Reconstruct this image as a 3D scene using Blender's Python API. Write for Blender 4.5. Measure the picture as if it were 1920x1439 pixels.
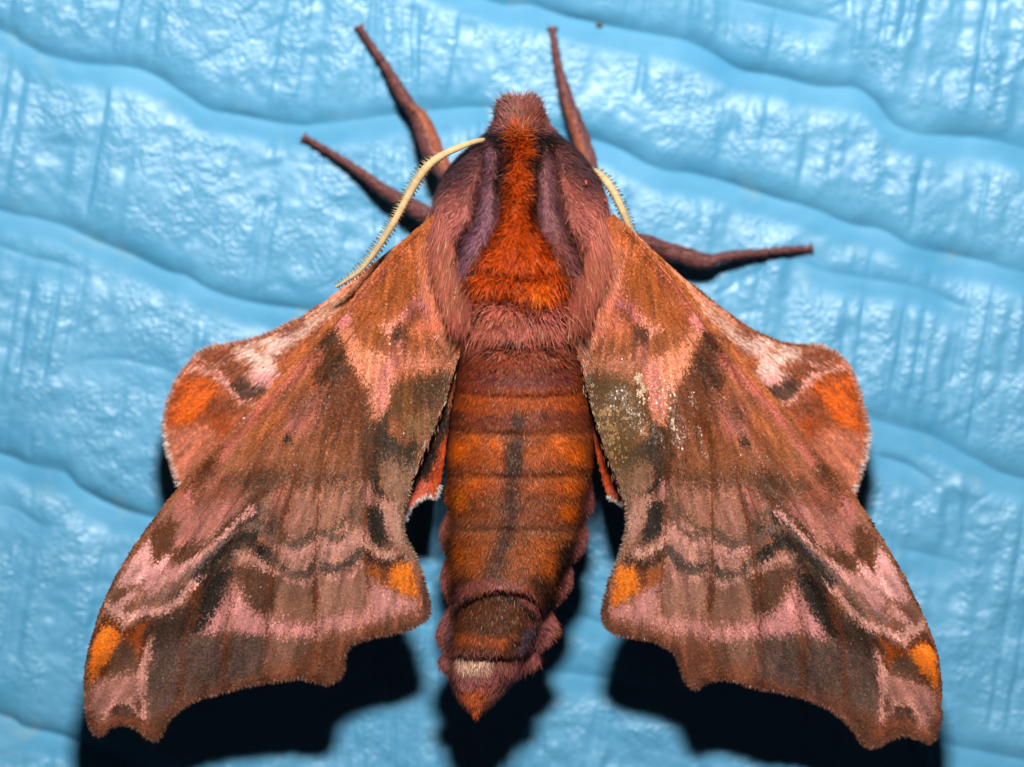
import bpy, math
import numpy as np

# ------------------------------------------------------------------ scene, camera, light
for o in list(bpy.data.objects):
    bpy.data.objects.remove(o)
scene = bpy.context.scene
S = 5.0e-5            # metres per photograph pixel on the blue surface
CAM_H = 0.50          # camera height above the surface
CX, CY = 960.0, 719.5

cam_d = bpy.data.cameras.new("camera")
cam = bpy.data.objects.new("camera", cam_d)
scene.collection.objects.link(cam)
cam.location = (0, 0, CAM_H)
cam_d.sensor_width = 36.0
cam_d.lens = 36.0 * CAM_H / (1920 * S)
cam_d.clip_start = 0.01
cam_d.clip_end = 20.0
cam_d.dof.use_dof = True
cam_d.dof.focus_distance = CAM_H - 0.0118
cam_d.dof.aperture_fstop = 9.0
cam_d.dof.aperture_blades = 7
scene.camera = cam

world = bpy.data.worlds.new("World")
scene.world = world
world.use_nodes = True
bg = world.node_tree.nodes["Background"]
bg.inputs[0].default_value = (0.75, 0.85, 1.0, 1)
bg.inputs[1].default_value = 0.012

# the camera flash, above the top edge of the picture
fl = bpy.data.lights.new("flash", 'AREA')
fl.shape = 'RECTANGLE'
fl.size = 0.040
fl.size_y = 0.020
fl.energy = 1.22
fl.color = (1.0, 0.975, 0.94)
flash = bpy.data.objects.new("flash", fl)
scene.collection.objects.link(flash)
flash.location = (0.006, 0.140, 0.222)
_v = np.array([0, 0.0, 0.008]) - np.array(flash.location)
flash.rotation_euler = (math.atan2(-_v[1], -_v[2]) * -1.0, 0, 0)
import mathutils
flash.rotation_euler = mathutils.Vector(_v).to_track_quat('-Z', 'Y').to_euler()

scene.view_settings.view_transform = 'Standard'
scene.view_settings.look = 'None'
scene.view_settings.exposure = 0.0
scene.view_settings.gamma = 1.0
scene.view_settings.use_curve_mapping = False
scene.render.engine = 'CYCLES'
scene.cycles.max_bounces = 6

rng = np.random.default_rng(11)

# ------------------------------------------------------------------ numeric helpers
def U(px, py, z):
    """photo pixel + height above the surface (m) -> world point"""
    px = np.asarray(px, float); py = np.asarray(py, float); z = np.asarray(z, float)
    k = (CAM_H - z) / CAM_H
    return np.stack(np.broadcast_arrays((px - CX) * S * k, (CY - py) * S * k, z), -1)

def P(w):
    k = CAM_H / (CAM_H - w[..., 2])
    return np.stack([CX + w[..., 0] * k / S, CY - w[..., 1] * k / S], -1)

def lin(c):
    c = np.asarray(c, float) / 255.0
    return np.where(c <= 0.04045, c / 12.92, ((c + 0.055) / 1.055) ** 2.4)

def hash2(ix, iy, seed):
    h = (ix.astype(np.int64) * 374761393 + iy.astype(np.int64) * 668265263 + seed * 974634541) & 0x7fffffff
    h = ((h ^ (h >> 13)) * 1274126177) & 0x7fffffff
    h = (h ^ (h >> 16)) & 0xffffff
    return h / float(0xffffff)

def vnoise(x, y, seed=0):
    x = np.asarray(x, float); y = np.asarray(y, float)
    ix = np.floor(x); iy = np.floor(y); fx = x - ix; fy = y - iy
    fx = fx * fx * (3 - 2 * fx); fy = fy * fy * (3 - 2 * fy)
    a = hash2(ix, iy, seed); b = hash2(ix + 1, iy, seed)
    c = hash2(ix, iy + 1, seed); d = hash2(ix + 1, iy + 1, seed)
    return (a + (b - a) * fx) * (1 - fy) + (c + (d - c) * fx) * fy

def fbm(x, y, seed=0, n=3):
    r = 0.0; a = 0.5; t = 0.0
    for i in range(n):
        r = r + a * vnoise(x * 2 ** i, y * 2 ** i, seed + i * 17); t += a; a *= 0.5
    return r / t

def smooth(a, b, x):
    t = np.clip((x - a) / (b - a), 0, 1)
    return t * t * (3 - 2 * t)

def seg_dist(p, a, b):
    ab = b - a
    t = np.clip(((p - a) @ ab) / max(ab @ ab, 1e-9), 0, 1)
    q = a + t[:, None] * ab
    return np.linalg.norm(p - q, axis=1), q

def poly_sdf(p, poly):
    poly = np.asarray(poly, float)
    d = np.full(len(p), 1e9); inside = np.zeros(len(p), bool)
    n = len(poly)
    for i in range(n):
        a, b = poly[i], poly[(i + 1) % n]
        dd, _ = seg_dist(p, a, b)
        d = np.minimum(d, dd)
        c = ((a[1] > p[:, 1]) != (b[1] > p[:, 1]))
        den = (b[1] - a[1]) if abs(b[1] - a[1]) > 1e-9 else 1e-9
        inside ^= c & (p[:, 0] < (b[0] - a[0]) * (p[:, 1] - a[1]) / den + a[0])
    return np.where(inside, -d, d)

def line_dist(p, pts):
    pts = np.asarray(pts, float)
    d = np.full(len(p), 1e9)
    for a, b in zip(pts[:-1], pts[1:]):
        d = np.minimum(d, seg_dist(p, a, b)[0])
    return d

def nearest_on(p, poly, closed=True):
    poly = np.asarray(poly, float)
    best = np.full(len(p), 1e9); bq = p.copy()
    n = len(poly)
    for i in range(n if closed else n - 1):
        d, q = seg_dist(p, poly[i], poly[(i + 1) % n])
        m = d < best
        best[m] = d[m]; bq[m] = q[m]
    return bq

def resample(pts, step, smooth_it=True, closed=False):
    """Catmull-Rom through pts, resampled at even arc length"""
    pts = np.asarray(pts, float)
    if smooth_it:
        if closed:
            q = np.vstack([pts[-1], pts, pts[0], pts[1]])
        else:
            q = np.vstack([2 * pts[0] - pts[1], pts, 2 * pts[-1] - pts[-2]])
        out = []
        t = np.linspace(0, 1, 10, endpoint=False)[:, None]
        for i in range(1, len(q) - 2):
            p0, p1, p2, p3 = q[i - 1], q[i], q[i + 1], q[i + 2]
            out.append(0.5 * (2 * p1 + (p2 - p0) * t + (2 * p0 - 5 * p1 + 4 * p2 - p3) * t ** 2
                              + (3 * p1 - p0 - 3 * p2 + p3) * t ** 3))
        out.append(q[-2][None])
        pts = np.vstack(out)
    d = np.r_[0, np.cumsum(np.linalg.norm(np.diff(pts[:, :2], axis=0), axis=1))]
    n = max(2, int(d[-1] / step) + 1)
    s = np.linspace(0, d[-1], n)
    return np.stack([np.interp(s, d, pts[:, k]) for k in range(pts.shape[1])], 1)

class TPS:
    def __init__(self, src, dst, reg=0.0):
        src = np.asarray(src, float); dst = np.asarray(dst, float)
        if dst.ndim == 1: dst = dst[:, None]
        self.s = src / 500.0
        n = len(src)
        K = self.k(self.s, self.s) + reg * np.eye(n)
        Pm = np.c_[np.ones(n), self.s]
        A = np.zeros((n + 3, n + 3)); A[:n, :n] = K; A[:n, n:] = Pm; A[n:, :n] = Pm.T
        self.w = np.linalg.solve(A, np.vstack([dst, np.zeros((3, dst.shape[1]))]))
    @staticmethod
    def k(a, b):
        r2 = ((a[:, None] - b[None]) ** 2).sum(-1)
        return 0.5 * r2 * np.log(r2 + 1e-12)
    def __call__(self, p):
        q = np.asarray(p, float) / 500.0
        return self.k(q, self.s) @ self.w[:-3] + np.c_[np.ones(len(q)), q] @ self.w[-3:]

# ------------------------------------------------------------------ mesh helpers
col = scene.collection

def make_mesh(name, verts, faces_flat, loop_totals, mat, parent=None, color=None, attrs=None, shade=False):
    me = bpy.data.meshes.new(name)
    nv = len(verts)
    me.vertices.add(nv)
    me.vertices.foreach_set("co", np.ascontiguousarray(verts, np.float32).ravel())
    faces_flat = np.ascontiguousarray(faces_flat, np.int32).ravel()
    loop_totals = np.ascontiguousarray(loop_totals, np.int32)
    me.loops.add(len(faces_flat))
    me.loops.foreach_set("vertex_index", faces_flat)
    me.polygons.add(len(loop_totals))
    me.polygons.foreach_set("loop_start", np.r_[0, np.cumsum(loop_totals)[:-1]].astype(np.int32))
    me.polygons.foreach_set("loop_total", loop_totals)
    me.update(calc_edges=True)
    me.validate()
    if shade:
        me.polygons.foreach_set("use_smooth", np.ones(len(loop_totals), bool))
    if color is not None:
        a = me.attributes.new("Col", 'FLOAT_COLOR', 'POINT')
        c = np.c_[color, np.ones(nv)].astype(np.float32)
        a.data.foreach_set("color", c.ravel())
    for k, v in (attrs or {}).items():
        a = me.attributes.new(k, 'FLOAT', 'POINT')
        a.data.foreach_set("value", np.ascontiguousarray(v, np.float32))
    me.materials.append(mat)
    ob = bpy.data.objects.new(name, me)
    col.objects.link(ob)
    if parent is not None:
        ob.parent = parent
    return ob

def quads(name, verts, q, mat, parent=None, color=None, attrs=None, shade=True):
    q = np.asarray(q)
    return make_mesh(name, verts, q, np.full(len(q), q.shape[1]), mat, parent, color, attrs, shade)

def attr_mat(name, rough=0.5, spec=0.5, sheen=0.0, rough_attr=None, bump=None, trans=0.0, gain=1.0, tint=(1, 1, 1)):
    m = bpy.data.materials.new(name); m.use_nodes = True
    nt = m.node_tree; b = nt.nodes["Principled BSDF"]
    a = nt.nodes.new("ShaderNodeAttribute"); a.attribute_name = "Col"
    nt.links.new(a.outputs["Color"], b.inputs["Base Color"])
    b.inputs["Roughness"].default_value = rough
    b.inputs["Specular IOR Level"].default_value = spec
    b.inputs["Specular Tint"].default_value = (*tint, 1)
    if sheen:
        b.inputs["Sheen Weight"].default_value = sheen
        b.inputs["Sheen Roughness"].default_value = 0.4
    if rough_attr:
        r = nt.nodes.new("ShaderNodeAttribute"); r.attribute_name = rough_attr
        nt.links.new(r.outputs["Fac"], b.inputs["Roughness"])
    if bump:
        tc = nt.nodes.new("ShaderNodeTexCoord")
        n = nt.nodes.new("ShaderNodeTexNoise"); n.inputs["Scale"].default_value = bump[0]
        n.inputs["Detail"].default_value = 3
        nt.links.new(tc.outputs["Object"], n.inputs["Vector"])
        bp = nt.nodes.new("ShaderNodeBump"); bp.inputs["Strength"].default_value = bump[1]
        bp.inputs["Distance"].default_value = bump[2]
        nt.links.new(n.outputs["Fac"], bp.inputs["Height"])
        nt.links.new(bp.outputs["Normal"], b.inputs["Normal"])
    return m

GAIN = 0.71      # photograph brightness -> reflectance under this flash

M_MEMBRANE = attr_mat("wing_membrane", 0.5, 0.15, bump=(9000, 0.4, 0.0001))
M_SCALE = attr_mat("wing_scale", 0.5, 0.13, rough_attr="rough", tint=(1.0, 0.93, 0.84))
M_HAIR = attr_mat("body_hair", 0.48, 0.22, rough_attr="rough", tint=(1.0, 0.92, 0.82))
M_BODY = attr_mat("body_skin", 0.7, 0.2)
M_VEIN = attr_mat("wing_vein", 0.3, 0.6, bump=(6000, 0.3, 0.0001))
M_LEG = attr_mat("leg_skin", 0.55, 0.3, bump=(7000, 0.5, 0.0001))
M_ANT = attr_mat("antenna_skin", 0.6, 0.3, bump=(9000, 0.4, 0.0001))

# ------------------------------------------------------------------ colour painting
CROPS = dict(p=(0, 0, 1.0), w=(131, 562, 1.643), v=(1050, 562, 1.643), a=(140, 840, 2.48), b=(480, 840, 3.0), c=(300, 560, 4.0), d=(560, 460, 2.88),
             t=(780, 160, 3.27), m=(780, 500, 3.6), e=(780, 860, 2.878))

class Painter:
    def __init__(self, base, jag=6.0, polar=None, tone=0.0, contrast=1.0, sat=1.0):
        self.base = base; self.layers = []; self.jag = jag; self.polar = polar; self.tone = tone; self.contrast = contrast; self.soft = 1.35 if polar is not None else 1.0; self.sat = sat; self.shift = np.array([1.0, .965, .975]) if polar is not None else np.array([1.0, .975, .97])
    def _pts(self, crop, pts):
        ox, oy, s = CROPS[crop]
        return np.asarray(pts, float) / s + (ox, oy), s
    def poly(self, crop, color, pts, f=9.0, op=1.0):
        q, s = self._pts(crop, pts); self.layers.append(('p', q, color, f * self.soft, op, 0))
    def line(self, crop, color, pts, w, f=5.0, op=1.0):
        q, s = self._pts(crop, pts); self.layers.append(('l', q, color, f, op, w / s / 2))
    def blob(self, crop, color, c, r, f=12.0, op=1.0):
        q, s = self._pts(crop, [c, c]); self.layers.append(('l', q, color, f, op, r / s))
    def __call__(self, p, dither=False):
        p = np.asarray(p, float)
        out = self.base(p)
        if self.polar is not None:     # noise drawn out along the wing rays
            d = p - self.polar
            rr = np.linalg.norm(d, axis=1); aa = np.arctan2(d[:, 0], d[:, 1])
            n = (fbm(aa * 150, rr / 22, 5, 4) - 0.5) * 1.7
            tn = (fbm(aa * 60, rr / 60, 6, 4) - 0.5) * 2
            hu = (fbm(aa * 110, rr / 34, 7, 4) - 0.5) * 3.0
        else:
            n = (fbm(p[:, 0] / 7, p[:, 1] / 7, 5) - 0.5) * 2
            tn = n; hu = None
        n2 = (fbm(p[:, 0] / 26, p[:, 1] / 26, 9) - 0.5) * 2
        for kind, q, c, f, op, w in self.layers:
            lo = q.min(0) - w - f - 20; hi = q.max(0) + w + f + 20
            m = np.all((p > lo) & (p < hi), axis=1)
            if not m.any(): continue
            pm = p[m]
            sd = poly_sdf(pm, q) if kind == 'p' else line_dist(pm, q) - w
            sd = sd + (n[m] * 1.0 + n2[m] * 0.8) * self.jag
            k = (1 - smooth(-f, f, sd))[:, None] * op
            if dither: k = 0.4 * k + 0.6 * (rng.random(k.shape) < k)
            out[m] = out[m] * (1 - k) + np.asarray(c, float) * k
        if hu is not None:      # mingled pink and brown scales
            kp = np.clip(hu - .12, 0, 1)[:, None] * .42; kb = np.clip(-hu - .12, 0, 1)[:, None] * .48
            lumo = (out @ np.array([.3, .6, .1]))[:, None]
            out = out * (1 - kp) + kp * np.array([204., 138., 124.]) * (.35 + .65 * np.minimum(lumo / 118, 1.3))
            out = out * (1 - kb) + kb * np.array([110., 62., 34.]) * (.5 + .5 * np.minimum(lumo / 118, 1.3))
        out = out * (1 + self.tone * tn)[:, None]
        if self.contrast != 1.0:
            lum = out @ np.array([.3, .6, .1])
            out = out * ((np.maximum(lum, 8) / 118.0) ** (self.contrast - 1))[:, None]
        lum = (out @ np.array([.3, .6, .1]))[:, None]
        sat = self.sat if np.isscalar(self.sat) else np.interp(p[:, 1], self.sat[0], self.sat[1])[:, None]
        out = lum + (out - lum) * sat
        return np.clip(out * self.shift, 2, 255)

def mix3(p, cols, ys):
    """vertical colour ramp in photo y"""
    cols = np.asarray(cols, float)
    return np.stack([np.interp(p[:, 1], ys, cols[:, k]) for k in range(3)], 1)

# ---------- forewing pattern (drawn on the left wing of the picture)
def fw_base(p):
    c = mix3(p, [(178, 102, 62), (172, 98, 58), (152, 88, 52), (160, 104, 78), (150, 98, 76), (132, 86, 66)],
             [420, 640, 820, 960, 1120, 1290])
    n = (fbm(p[:, 0] / 60, p[:, 1] / 60, 3) - 0.5)[:, None]
    return c * (1 + 0.25 * n)

FW = Painter(fw_base, 6.0, np.array([770., 340.]), .22, 1.36, ([600, 800, 960, 1400], [1.14, 1.06, .92, .98]))
A = FW
# --- basal part
A.poly('d', (196, 118, 88), [(650, 60), (760, 60), (860, 430), (740, 520), (620, 470)], 14)
A.poly('d', (168, 92, 44), [(560, 80), (660, 90), (610, 270), (430, 380), (320, 420), (400, 290)], 10)
A.poly('d', (196, 116, 104), [(430, 110), (510, 90), (330, 300), (270, 350), (220, 340), (300, 250)], 8)
A.poly('d', (150, 80, 40), [(520, 60), (590, 40), (470, 150), (380, 260), (330, 280)], 6, .8)
A.line('d', (128, 66, 26), [(640, -60), (470, 60), (330, 190), (210, 350), (130, 430)], 20, 4)
A.poly('d', (212, 140, 108), [(190, 450), (290, 430), (380, 540), (500, 600), (530, 690), (490, 860), (440, 945), (390, 930), (340, 760), (270, 640)], 8)
A.poly('d', (186, 116, 110), [(450, 620), (530, 620), (490, 850), (440, 930), (410, 890)], 10, .8)
A.poly('d', (176, 104, 62), [(310, 430), (400, 450), (440, 520), (360, 560), (320, 520)], 9)
A.poly('d', (154, 88, 44), [(400, 450), (520, 470), (480, 530), (410, 540)], 8)
A.poly('d', (104, 66, 44), [(500, 430), (590, 430), (570, 510), (510, 530)], 7)
A.poly('d', (182, 108, 116), [(700, 260), (610, 320), (540, 400), (590, 405), (700, 330)], 8, .9)
A.poly('d', (130, 74, 44), [(600, 350), (680, 330), (650, 400), (600, 420)], 8, .8)
A.poly('d', (220, 152, 132), [(450, 430), (560, 370), (560, 400), (480, 470)], 7, .9)
A.poly('d', (166, 104, 100), [(500, 520), (580, 520), (560, 620), (500, 660)], 10, .7)
A.poly('d', (198, 112, 78), [(720, 330), (840, 410), (850, 470), (740, 500), (650, 470)], 18, .8)
A.poly('d', (150, 90, 52), [(690, 490), (870, 480), (860, 590), (720, 590)], 20, .7)
A.poly('d', (200, 130, 106), [(560, 560), (700, 580), (850, 600), (830, 680), (720, 690), (540, 690)], 20, .75)
A.poly('d', (124, 80, 42), [(510, 740), (620, 700), (760, 675), (840, 690), (800, 830), (740, 1000), (640, 1060), (560, 1000), (480, 900)], 9)
A.poly('d', (82, 58, 36), [(620, 740), (760, 690), (800, 740), (740, 870), (680, 880)], 12, .8)
A.poly('d', (142, 106, 76), [(580, 930), (700, 890), (670, 1050), (570, 1040)], 12, .9)
A.poly('c', (200, 138, 130), [(1300, 150), (1400, 90), (1439, 130), (1390, 200), (1290, 215)], 5)
A.poly('d', (220, 136, 130), [(195, 400), (270, 350), (295, 390), (250, 440), (185, 455)], 5)
# dark triangle outside the pale wedge
A.poly('d', (120, 62, 28), [(130, 470), (205, 470), (270, 650), (340, 755), (385, 930), (340, 970), (230, 900), (180, 740), (100, 740)], 10)
A.poly('d', (138, 72, 34), [(180, 760), (340, 780), (350, 1010), (200, 1010)], 20)
A.poly('d', (70, 45, 28), [(140, 580), (250, 570), (270, 640), (245, 720), (150, 745), (90, 740)], 8, .95)
A.poly('d', (92, 52, 28), [(120, 450), (210, 460), (240, 580), (130, 580)], 8, .9)
A.poly('d', (72, 60, 46), [(345, 960), (430, 960), (480, 890), (480, 1000), (560, 1060), (650, 1070), (620, 1175), (500, 1120), (440, 1170), (400, 1215), (350, 1190)], 8)
A.poly('d', (152, 112, 84), [(440, 1130), (540, 1140), (630, 1180), (590, 1330), (450, 1340)], 9)
A.poly('d', (84, 62, 42), [(500, 1300), (540, 1270), (540, 1360), (490, 1370)], 7, .9)
# --- middle field
A.line('c', (190, 106, 86), [(1190, 430), (1050, 520), (900, 650), (760, 800), (620, 950), (520, 1080), (470, 1190)], 110, 6)
A.poly('c', (168, 98, 84), [(950, 800), (1250, 660), (1210, 860), (1080, 1040), (920, 980)], 14, .85)
A.poly('c', (110, 72, 46), [(960, 800), (1080, 700), (1160, 680), (1100, 800), (980, 880)], 12, .55)
A.poly('c', (132, 68, 30), [(1280, 650), (1460, 560), (1460, 1080), (1280, 1060), (1240, 860)], 18, .8)
A.poly('c', (172, 98, 76), [(600, 1260), (900, 1060), (1020, 1110), (940, 1220), (720, 1300)], 14, .8)
A.poly('c', (180, 100, 52), [(640, 1000), (900, 780), (940, 880), (760, 1060), (660, 1100)], 12, .8)
A.poly('c', (106, 66, 42), [(640, 1400), (720, 1330), (900, 1240), (1000, 1180), (960, 1290), (800, 1400)], 12, .75)
A.line('c', (110, 54, 24), [(960, 1050), (1040, 1130), (1020, 1280)], 22, 3)
A.line('c', (118, 60, 26), [(1270, 880), (1220, 1100), (1200, 1300)], 26, 3)
A.poly('c', (52, 30, 16), [(905, 1075), (955, 1020), (1005, 1050), (970, 1085)], 3)
A.poly('c', (118, 58, 26), [(350, 1190), (450, 1210), (390, 1330), (300, 1439), (150, 1439)], 9)
A.poly('b', (150, 88, 50), [(-60, -40), (600, -40), (600, 160), (340, 200), (-60, 140)], 26, .8)
A.poly('b', (182, 108, 94), [(90, 250), (185, 190), (160, 350), (70, 330)], 9, .9)
A.poly('b', (170, 112, 88), [(190, 220), (350, 200), (335, 450), (165, 480)], 12, .9)
A.poly('b', (164, 110, 86), [(360, 200), (590, 200), (590, 300), (440, 430), (355, 450)], 14, .9)
# scalloped cross lines
A.poly('b', (186, 128, 110), [(160, 520), (340, 470), (560, 400), (600, 460), (600, 640), (340, 700), (120, 680)], 10, .95)
A.line('b', (108, 82, 60), [(0, 400), (60, 470), (110, 410)], 36, 6, .85)
A.line('b', (108, 80, 56), [(160, 500), (210, 530), (270, 510), (320, 470)], 36, 6, .85)
A.line('b', (108, 80, 56), [(355, 470), (440, 450), (520, 390), (570, 330), (590, 260)], 46, 7, .85)
A.line('b', (98, 76, 60), [(90, 660), (160, 720), (250, 745), (320, 690)], 42, 6, .85)
A.line('b', (98, 76, 60), [(345, 670), (420, 695), (500, 650), (590, 580)], 42, 6, .85)
A.line('b', (150, 104, 86), [(140, 620), (220, 640), (320, 600), (420, 590), (520, 540)], 26, 6, .7)
A.poly('b', (40, 34, 28), [(-20, 530), (60, 570), (50, 620), (-20, 610)], 6)
A.poly('b', (60, 50, 40), [(600, 20), (700, 40), (695, 180), (740, 280), (690, 270), (640, 210)], 7)
A.poly('b', (168, 118, 110), [(600, 180), (650, 200), (660, 300), (610, 320)], 8, .85)
A.poly('b', (152, 112, 86), [(700, 70), (880, 90), (850, 210), (820, 300), (730, 250)], 9, .9)
A.poly('b', (178, 128, 108), [(690, 290), (800, 290), (825, 480), (800, 545), (720, 440)], 8)
A.poly('b', (56, 48, 38), [(620, 320), (690, 320), (720, 430), (745, 550), (650, 505), (620, 420)], 6)
A.line('b', (198, 146, 126), [(600, 520), (680, 575), (745, 605), (775, 590)], 46, 5)
A.poly('b', (78, 46, 28), [(605, 570), (680, 610), (760, 630), (830, 590), (850, 640), (740, 690), (620, 640)], 7)
A.poly('b', (172, 84, 28), [(608, 630), (720, 680), (800, 640), (870, 640), (930, 790), (915, 850), (840, 825), (780, 785), (690, 755), (612, 720)], 6)
A.poly('b', (234, 118, 14), [(740, 690), (800, 650), (860, 650), (905, 720), (922, 800), (905, 840), (840, 805), (760, 750)], 6)
A.poly('b', (120, 52, 16), [(720, 650), (760, 660), (740, 740), (715, 720)], 5, .7)
A.poly('b', (190, 126, 116), [(615, 745), (720, 785), (850, 845), (930, 870), (900, 920), (650, 990), (480, 1005), (345, 1010), (345, 950), (630, 890)], 9)
A.poly('b', (140, 96, 72), [(120, 740), (330, 720), (330, 940), (100, 900)], 12, .85)
A.poly('b', (160, 112, 88), [(350, 740), (610, 720), (620, 880), (350, 930)], 14, .9)
A.line('b', (108, 54, 24), [(85, 680), (72, 890)], 46, 5)
A.line('b', (108, 54, 26), [(336, 640), (336, 890)], 24, 4)
A.poly('b', (186, 124, 112), [(-60, 940), (60, 890), (90, 980), (330, 1010), (480, 960), (640, 905), (640, 980), (340, 1065), (200, 1065), (-60, 1010)], 9)
A.poly('b', (128, 90, 70), [(-60, 1020), (300, 1080), (300, 1210), (-60, 1190)], 14, .9)
A.poly('b', (142, 80, 50), [(330, 1070), (620, 1010), (900, 930), (930, 960), (560, 1040), (480, 1130), (430, 1260), (-40, 1280), (-40, 1215), (250, 1200)], 20, .85)
A.line('b', (150, 74, 36), [(70, 1000), (80, 1240)], 26, 8, .6)
# --- apex
A.poly('a', (170, 92, 66), [(540, 120), (700, 120), (760, 230), (620, 260), (500, 330), (480, 200)], 12, .8)
A.poly('a', (196, 114, 102), [(545, 175), (550, 240), (500, 330), (450, 330), (475, 250)], 6)
A.poly('a', (178, 108, 92), [(700, 250), (690, 370), (600, 430), (520, 465), (465, 440), (490, 340), (600, 260)], 7)
A.poly('a', (184, 110, 98), [(740, 230), (830, 240), (800, 300), (740, 330), (690, 330), (700, 270)], 8)
A.poly('a', (124, 64, 30), [(450, 310), (480, 340), (465, 440), (440, 475), (420, 510), (350, 545), (365, 400), (400, 350)], 6)
A.poly('a', (98, 60, 36), [(440, 470), (630, 420), (560, 490), (500, 540), (430, 510)], 6, .9)
A.poly('a', (218, 154, 146), [(345, 420), (370, 540), (450, 480), (430, 540), (380, 610), (290, 640), (220, 650), (200, 620), (260, 520)], 6)
A.poly('a', (196, 132, 122), [(660, 370), (610, 480), (530, 570), (430, 640), (370, 700), (280, 720), (220, 690), (260, 640), (400, 580), (520, 520), (600, 440)], 7)
A.poly('a', (140, 84, 54), [(200, 660), (330, 620), (350, 700), (300, 760), (240, 770), (170, 700)], 7, .75)
A.line('a', (80, 62, 50), [(893, 370), (800, 400), (740, 470), (660, 560), (600, 600)], 52, 6, .95)
A.line('a', (84, 66, 52), [(780, 430), (893, 470)], 46, 6, .9)
A.poly('a', (100, 76, 62), [(510, 640), (540, 680), (430, 740), (395, 705)], 6, .85)
A.poly('a', (122, 76, 50), [(740, 560), (900, 550), (900, 770), (820, 740), (760, 640)], 12, .9)
A.poly('a', (182, 130, 110), [(750, 480), (830, 480), (900, 530), (900, 570), (760, 540)], 6, .9)
A.poly('a', (132, 62, 26), [(545, 620), (600, 590), (560, 720), (540, 840), (515, 840), (525, 720)], 7, .9)
A.poly('a', (56, 42, 30), [(725, 560), (705, 620), (665, 700), (635, 790), (580, 855), (530, 835), (545, 740), (590, 640), (640, 580)], 6)
A.poly('a', (78, 52, 36), [(360, 790), (520, 770), (540, 830), (430, 960), (370, 900)], 9, .95)
A.line('a', (206, 148, 132), [(645, 420), (585, 590), (500, 690), (400, 765), (340, 745), (280, 785), (230, 825), (200, 780), (145, 715)], 26, 4, .92)
A.poly('a', (206, 150, 134), [(140, 700), (190, 720), (250, 790), (230, 840), (190, 790)], 5, .9)
A.poly('a', (108, 84, 72), [(370, 930), (560, 860), (640, 870), (900, 860), (900, 1040), (640, 1130), (430, 1220), (335, 1230), (350, 1050)], 12, .92)
A.poly('a', (200, 128, 124), [(740, 630), (800, 740), (900, 780), (900, 845), (800, 865), (700, 815), (620, 855), (565, 875), (640, 790), (690, 690)], 6)
A.line('a', (132, 66, 34), [(525, 820), (505, 960), (490, 1150)], 24, 5, .85)
A.line('a', (138, 72, 38), [(702, 860), (690, 1110)], 30, 8, .7)
A.poly('a', (114, 50, 18), [(105, 770), (200, 790), (240, 850), (340, 780), (370, 800), (330, 960), (300, 1040), (160, 1060), (60, 1120), (60, 900)], 6)
A.poly('a', (232, 112, 10), [(140, 820), (215, 850), (200, 930), (140, 1010), (75, 1090), (65, 960), (100, 870)], 6)
A.poly('a', (190, 82, 18), [(335, 800), (312, 900), (290, 990), (268, 920), (240, 880), (280, 830)], 5)
A.poly('a', (112, 76, 54), [(210, 900), (270, 920), (305, 1010), (310, 1060), (150, 1090), (160, 1030)], 9, .9)
A.poly('a', (174, 118, 104), [(90, 1080), (200, 1050), (310, 1050), (305, 1150), (270, 1200), (180, 1170), (120, 1280), (70, 1220)], 9)
A.line('a', (206, 146, 128), [(360, 885), (325, 1000), (318, 1130), (325, 1260)], 28, 4)
A.poly('a', (196, 138, 122), [(120, 1220), (190, 1160), (260, 1170), (310, 1240), (330, 1290), (270, 1210), (190, 1190), (140, 1280)], 5, .8)
A.poly('a', (92, 62, 48), [(160, 1240), (200, 1185), (260, 1195), (295, 1250), (230, 1255)], 5)
A.poly('a', (148, 78, 46), [(120, 1270), (220, 1255), (300, 1260), (370, 1290), (340, 1340), (220, 1300), (130, 1320)], 7, .85)
A.poly('w', (68, 45, 32), [(395, 860), (470, 820), (515, 830), (470, 930), (425, 1010), (340, 1035), (262, 1080), (255, 1010), (300, 965), (380, 930)], 12, .8)
A.line('w', (104, 84, 68), [(610, 560), (560, 650), (500, 710), (430, 790), (400, 830)], 60, 12, .6)
A.line('w', (60, 49, 40), [(570, 650), (510, 730), (440, 800)], 34, 8, .85)
A.line('w', (72, 56, 46), [(500, 720), (560, 745), (610, 785)], 32, 7, .85)
A.poly('w', (108, 68, 46), [(515, 820), (610, 800), (622, 950), (570, 965), (540, 900)], 10, .85)
A.line('w', (188, 134, 116), [(510, 775), (560, 795), (630, 830)], 20, 5, .8)
A.poly('w', (46, 35, 27), [(500, 830), (480, 900), (445, 970), (400, 1012), (378, 990), (395, 900), (440, 850)], 8, .95)
A.line('w', (134, 64, 28), [(400, 870), (380, 990)], 26, 7, .7)
A.poly('w', (202, 134, 128), [(508, 868), (560, 960), (640, 985), (770, 1000), (770, 1035), (620, 1030), (520, 1005), (410, 1035), (430, 990), (480, 930)], 13, .75)
A.line('w', (182, 128, 112), [(470, 700), (400, 790), (330, 860)], 22, 6, .75)
A.line('w', (176, 122, 108), [(580, 590), (640, 690), (650, 740)], 16, 6, .6)
A.poly('w', (78, 64, 50), [(918, 390), (960, 370), (965, 440), (1075, 445), (1060, 525), (1000, 500), (940, 490), (925, 540), (905, 470)], 12, .6)
A.poly('w', (54, 45, 37), [(925, 640), (955, 660), (985, 760), (945, 752), (918, 700)], 8, .7)
A.poly('w', (112, 64, 34), [(380, 520), (470, 440), (440, 520), (420, 590), (380, 610)], 12, .5)
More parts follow.
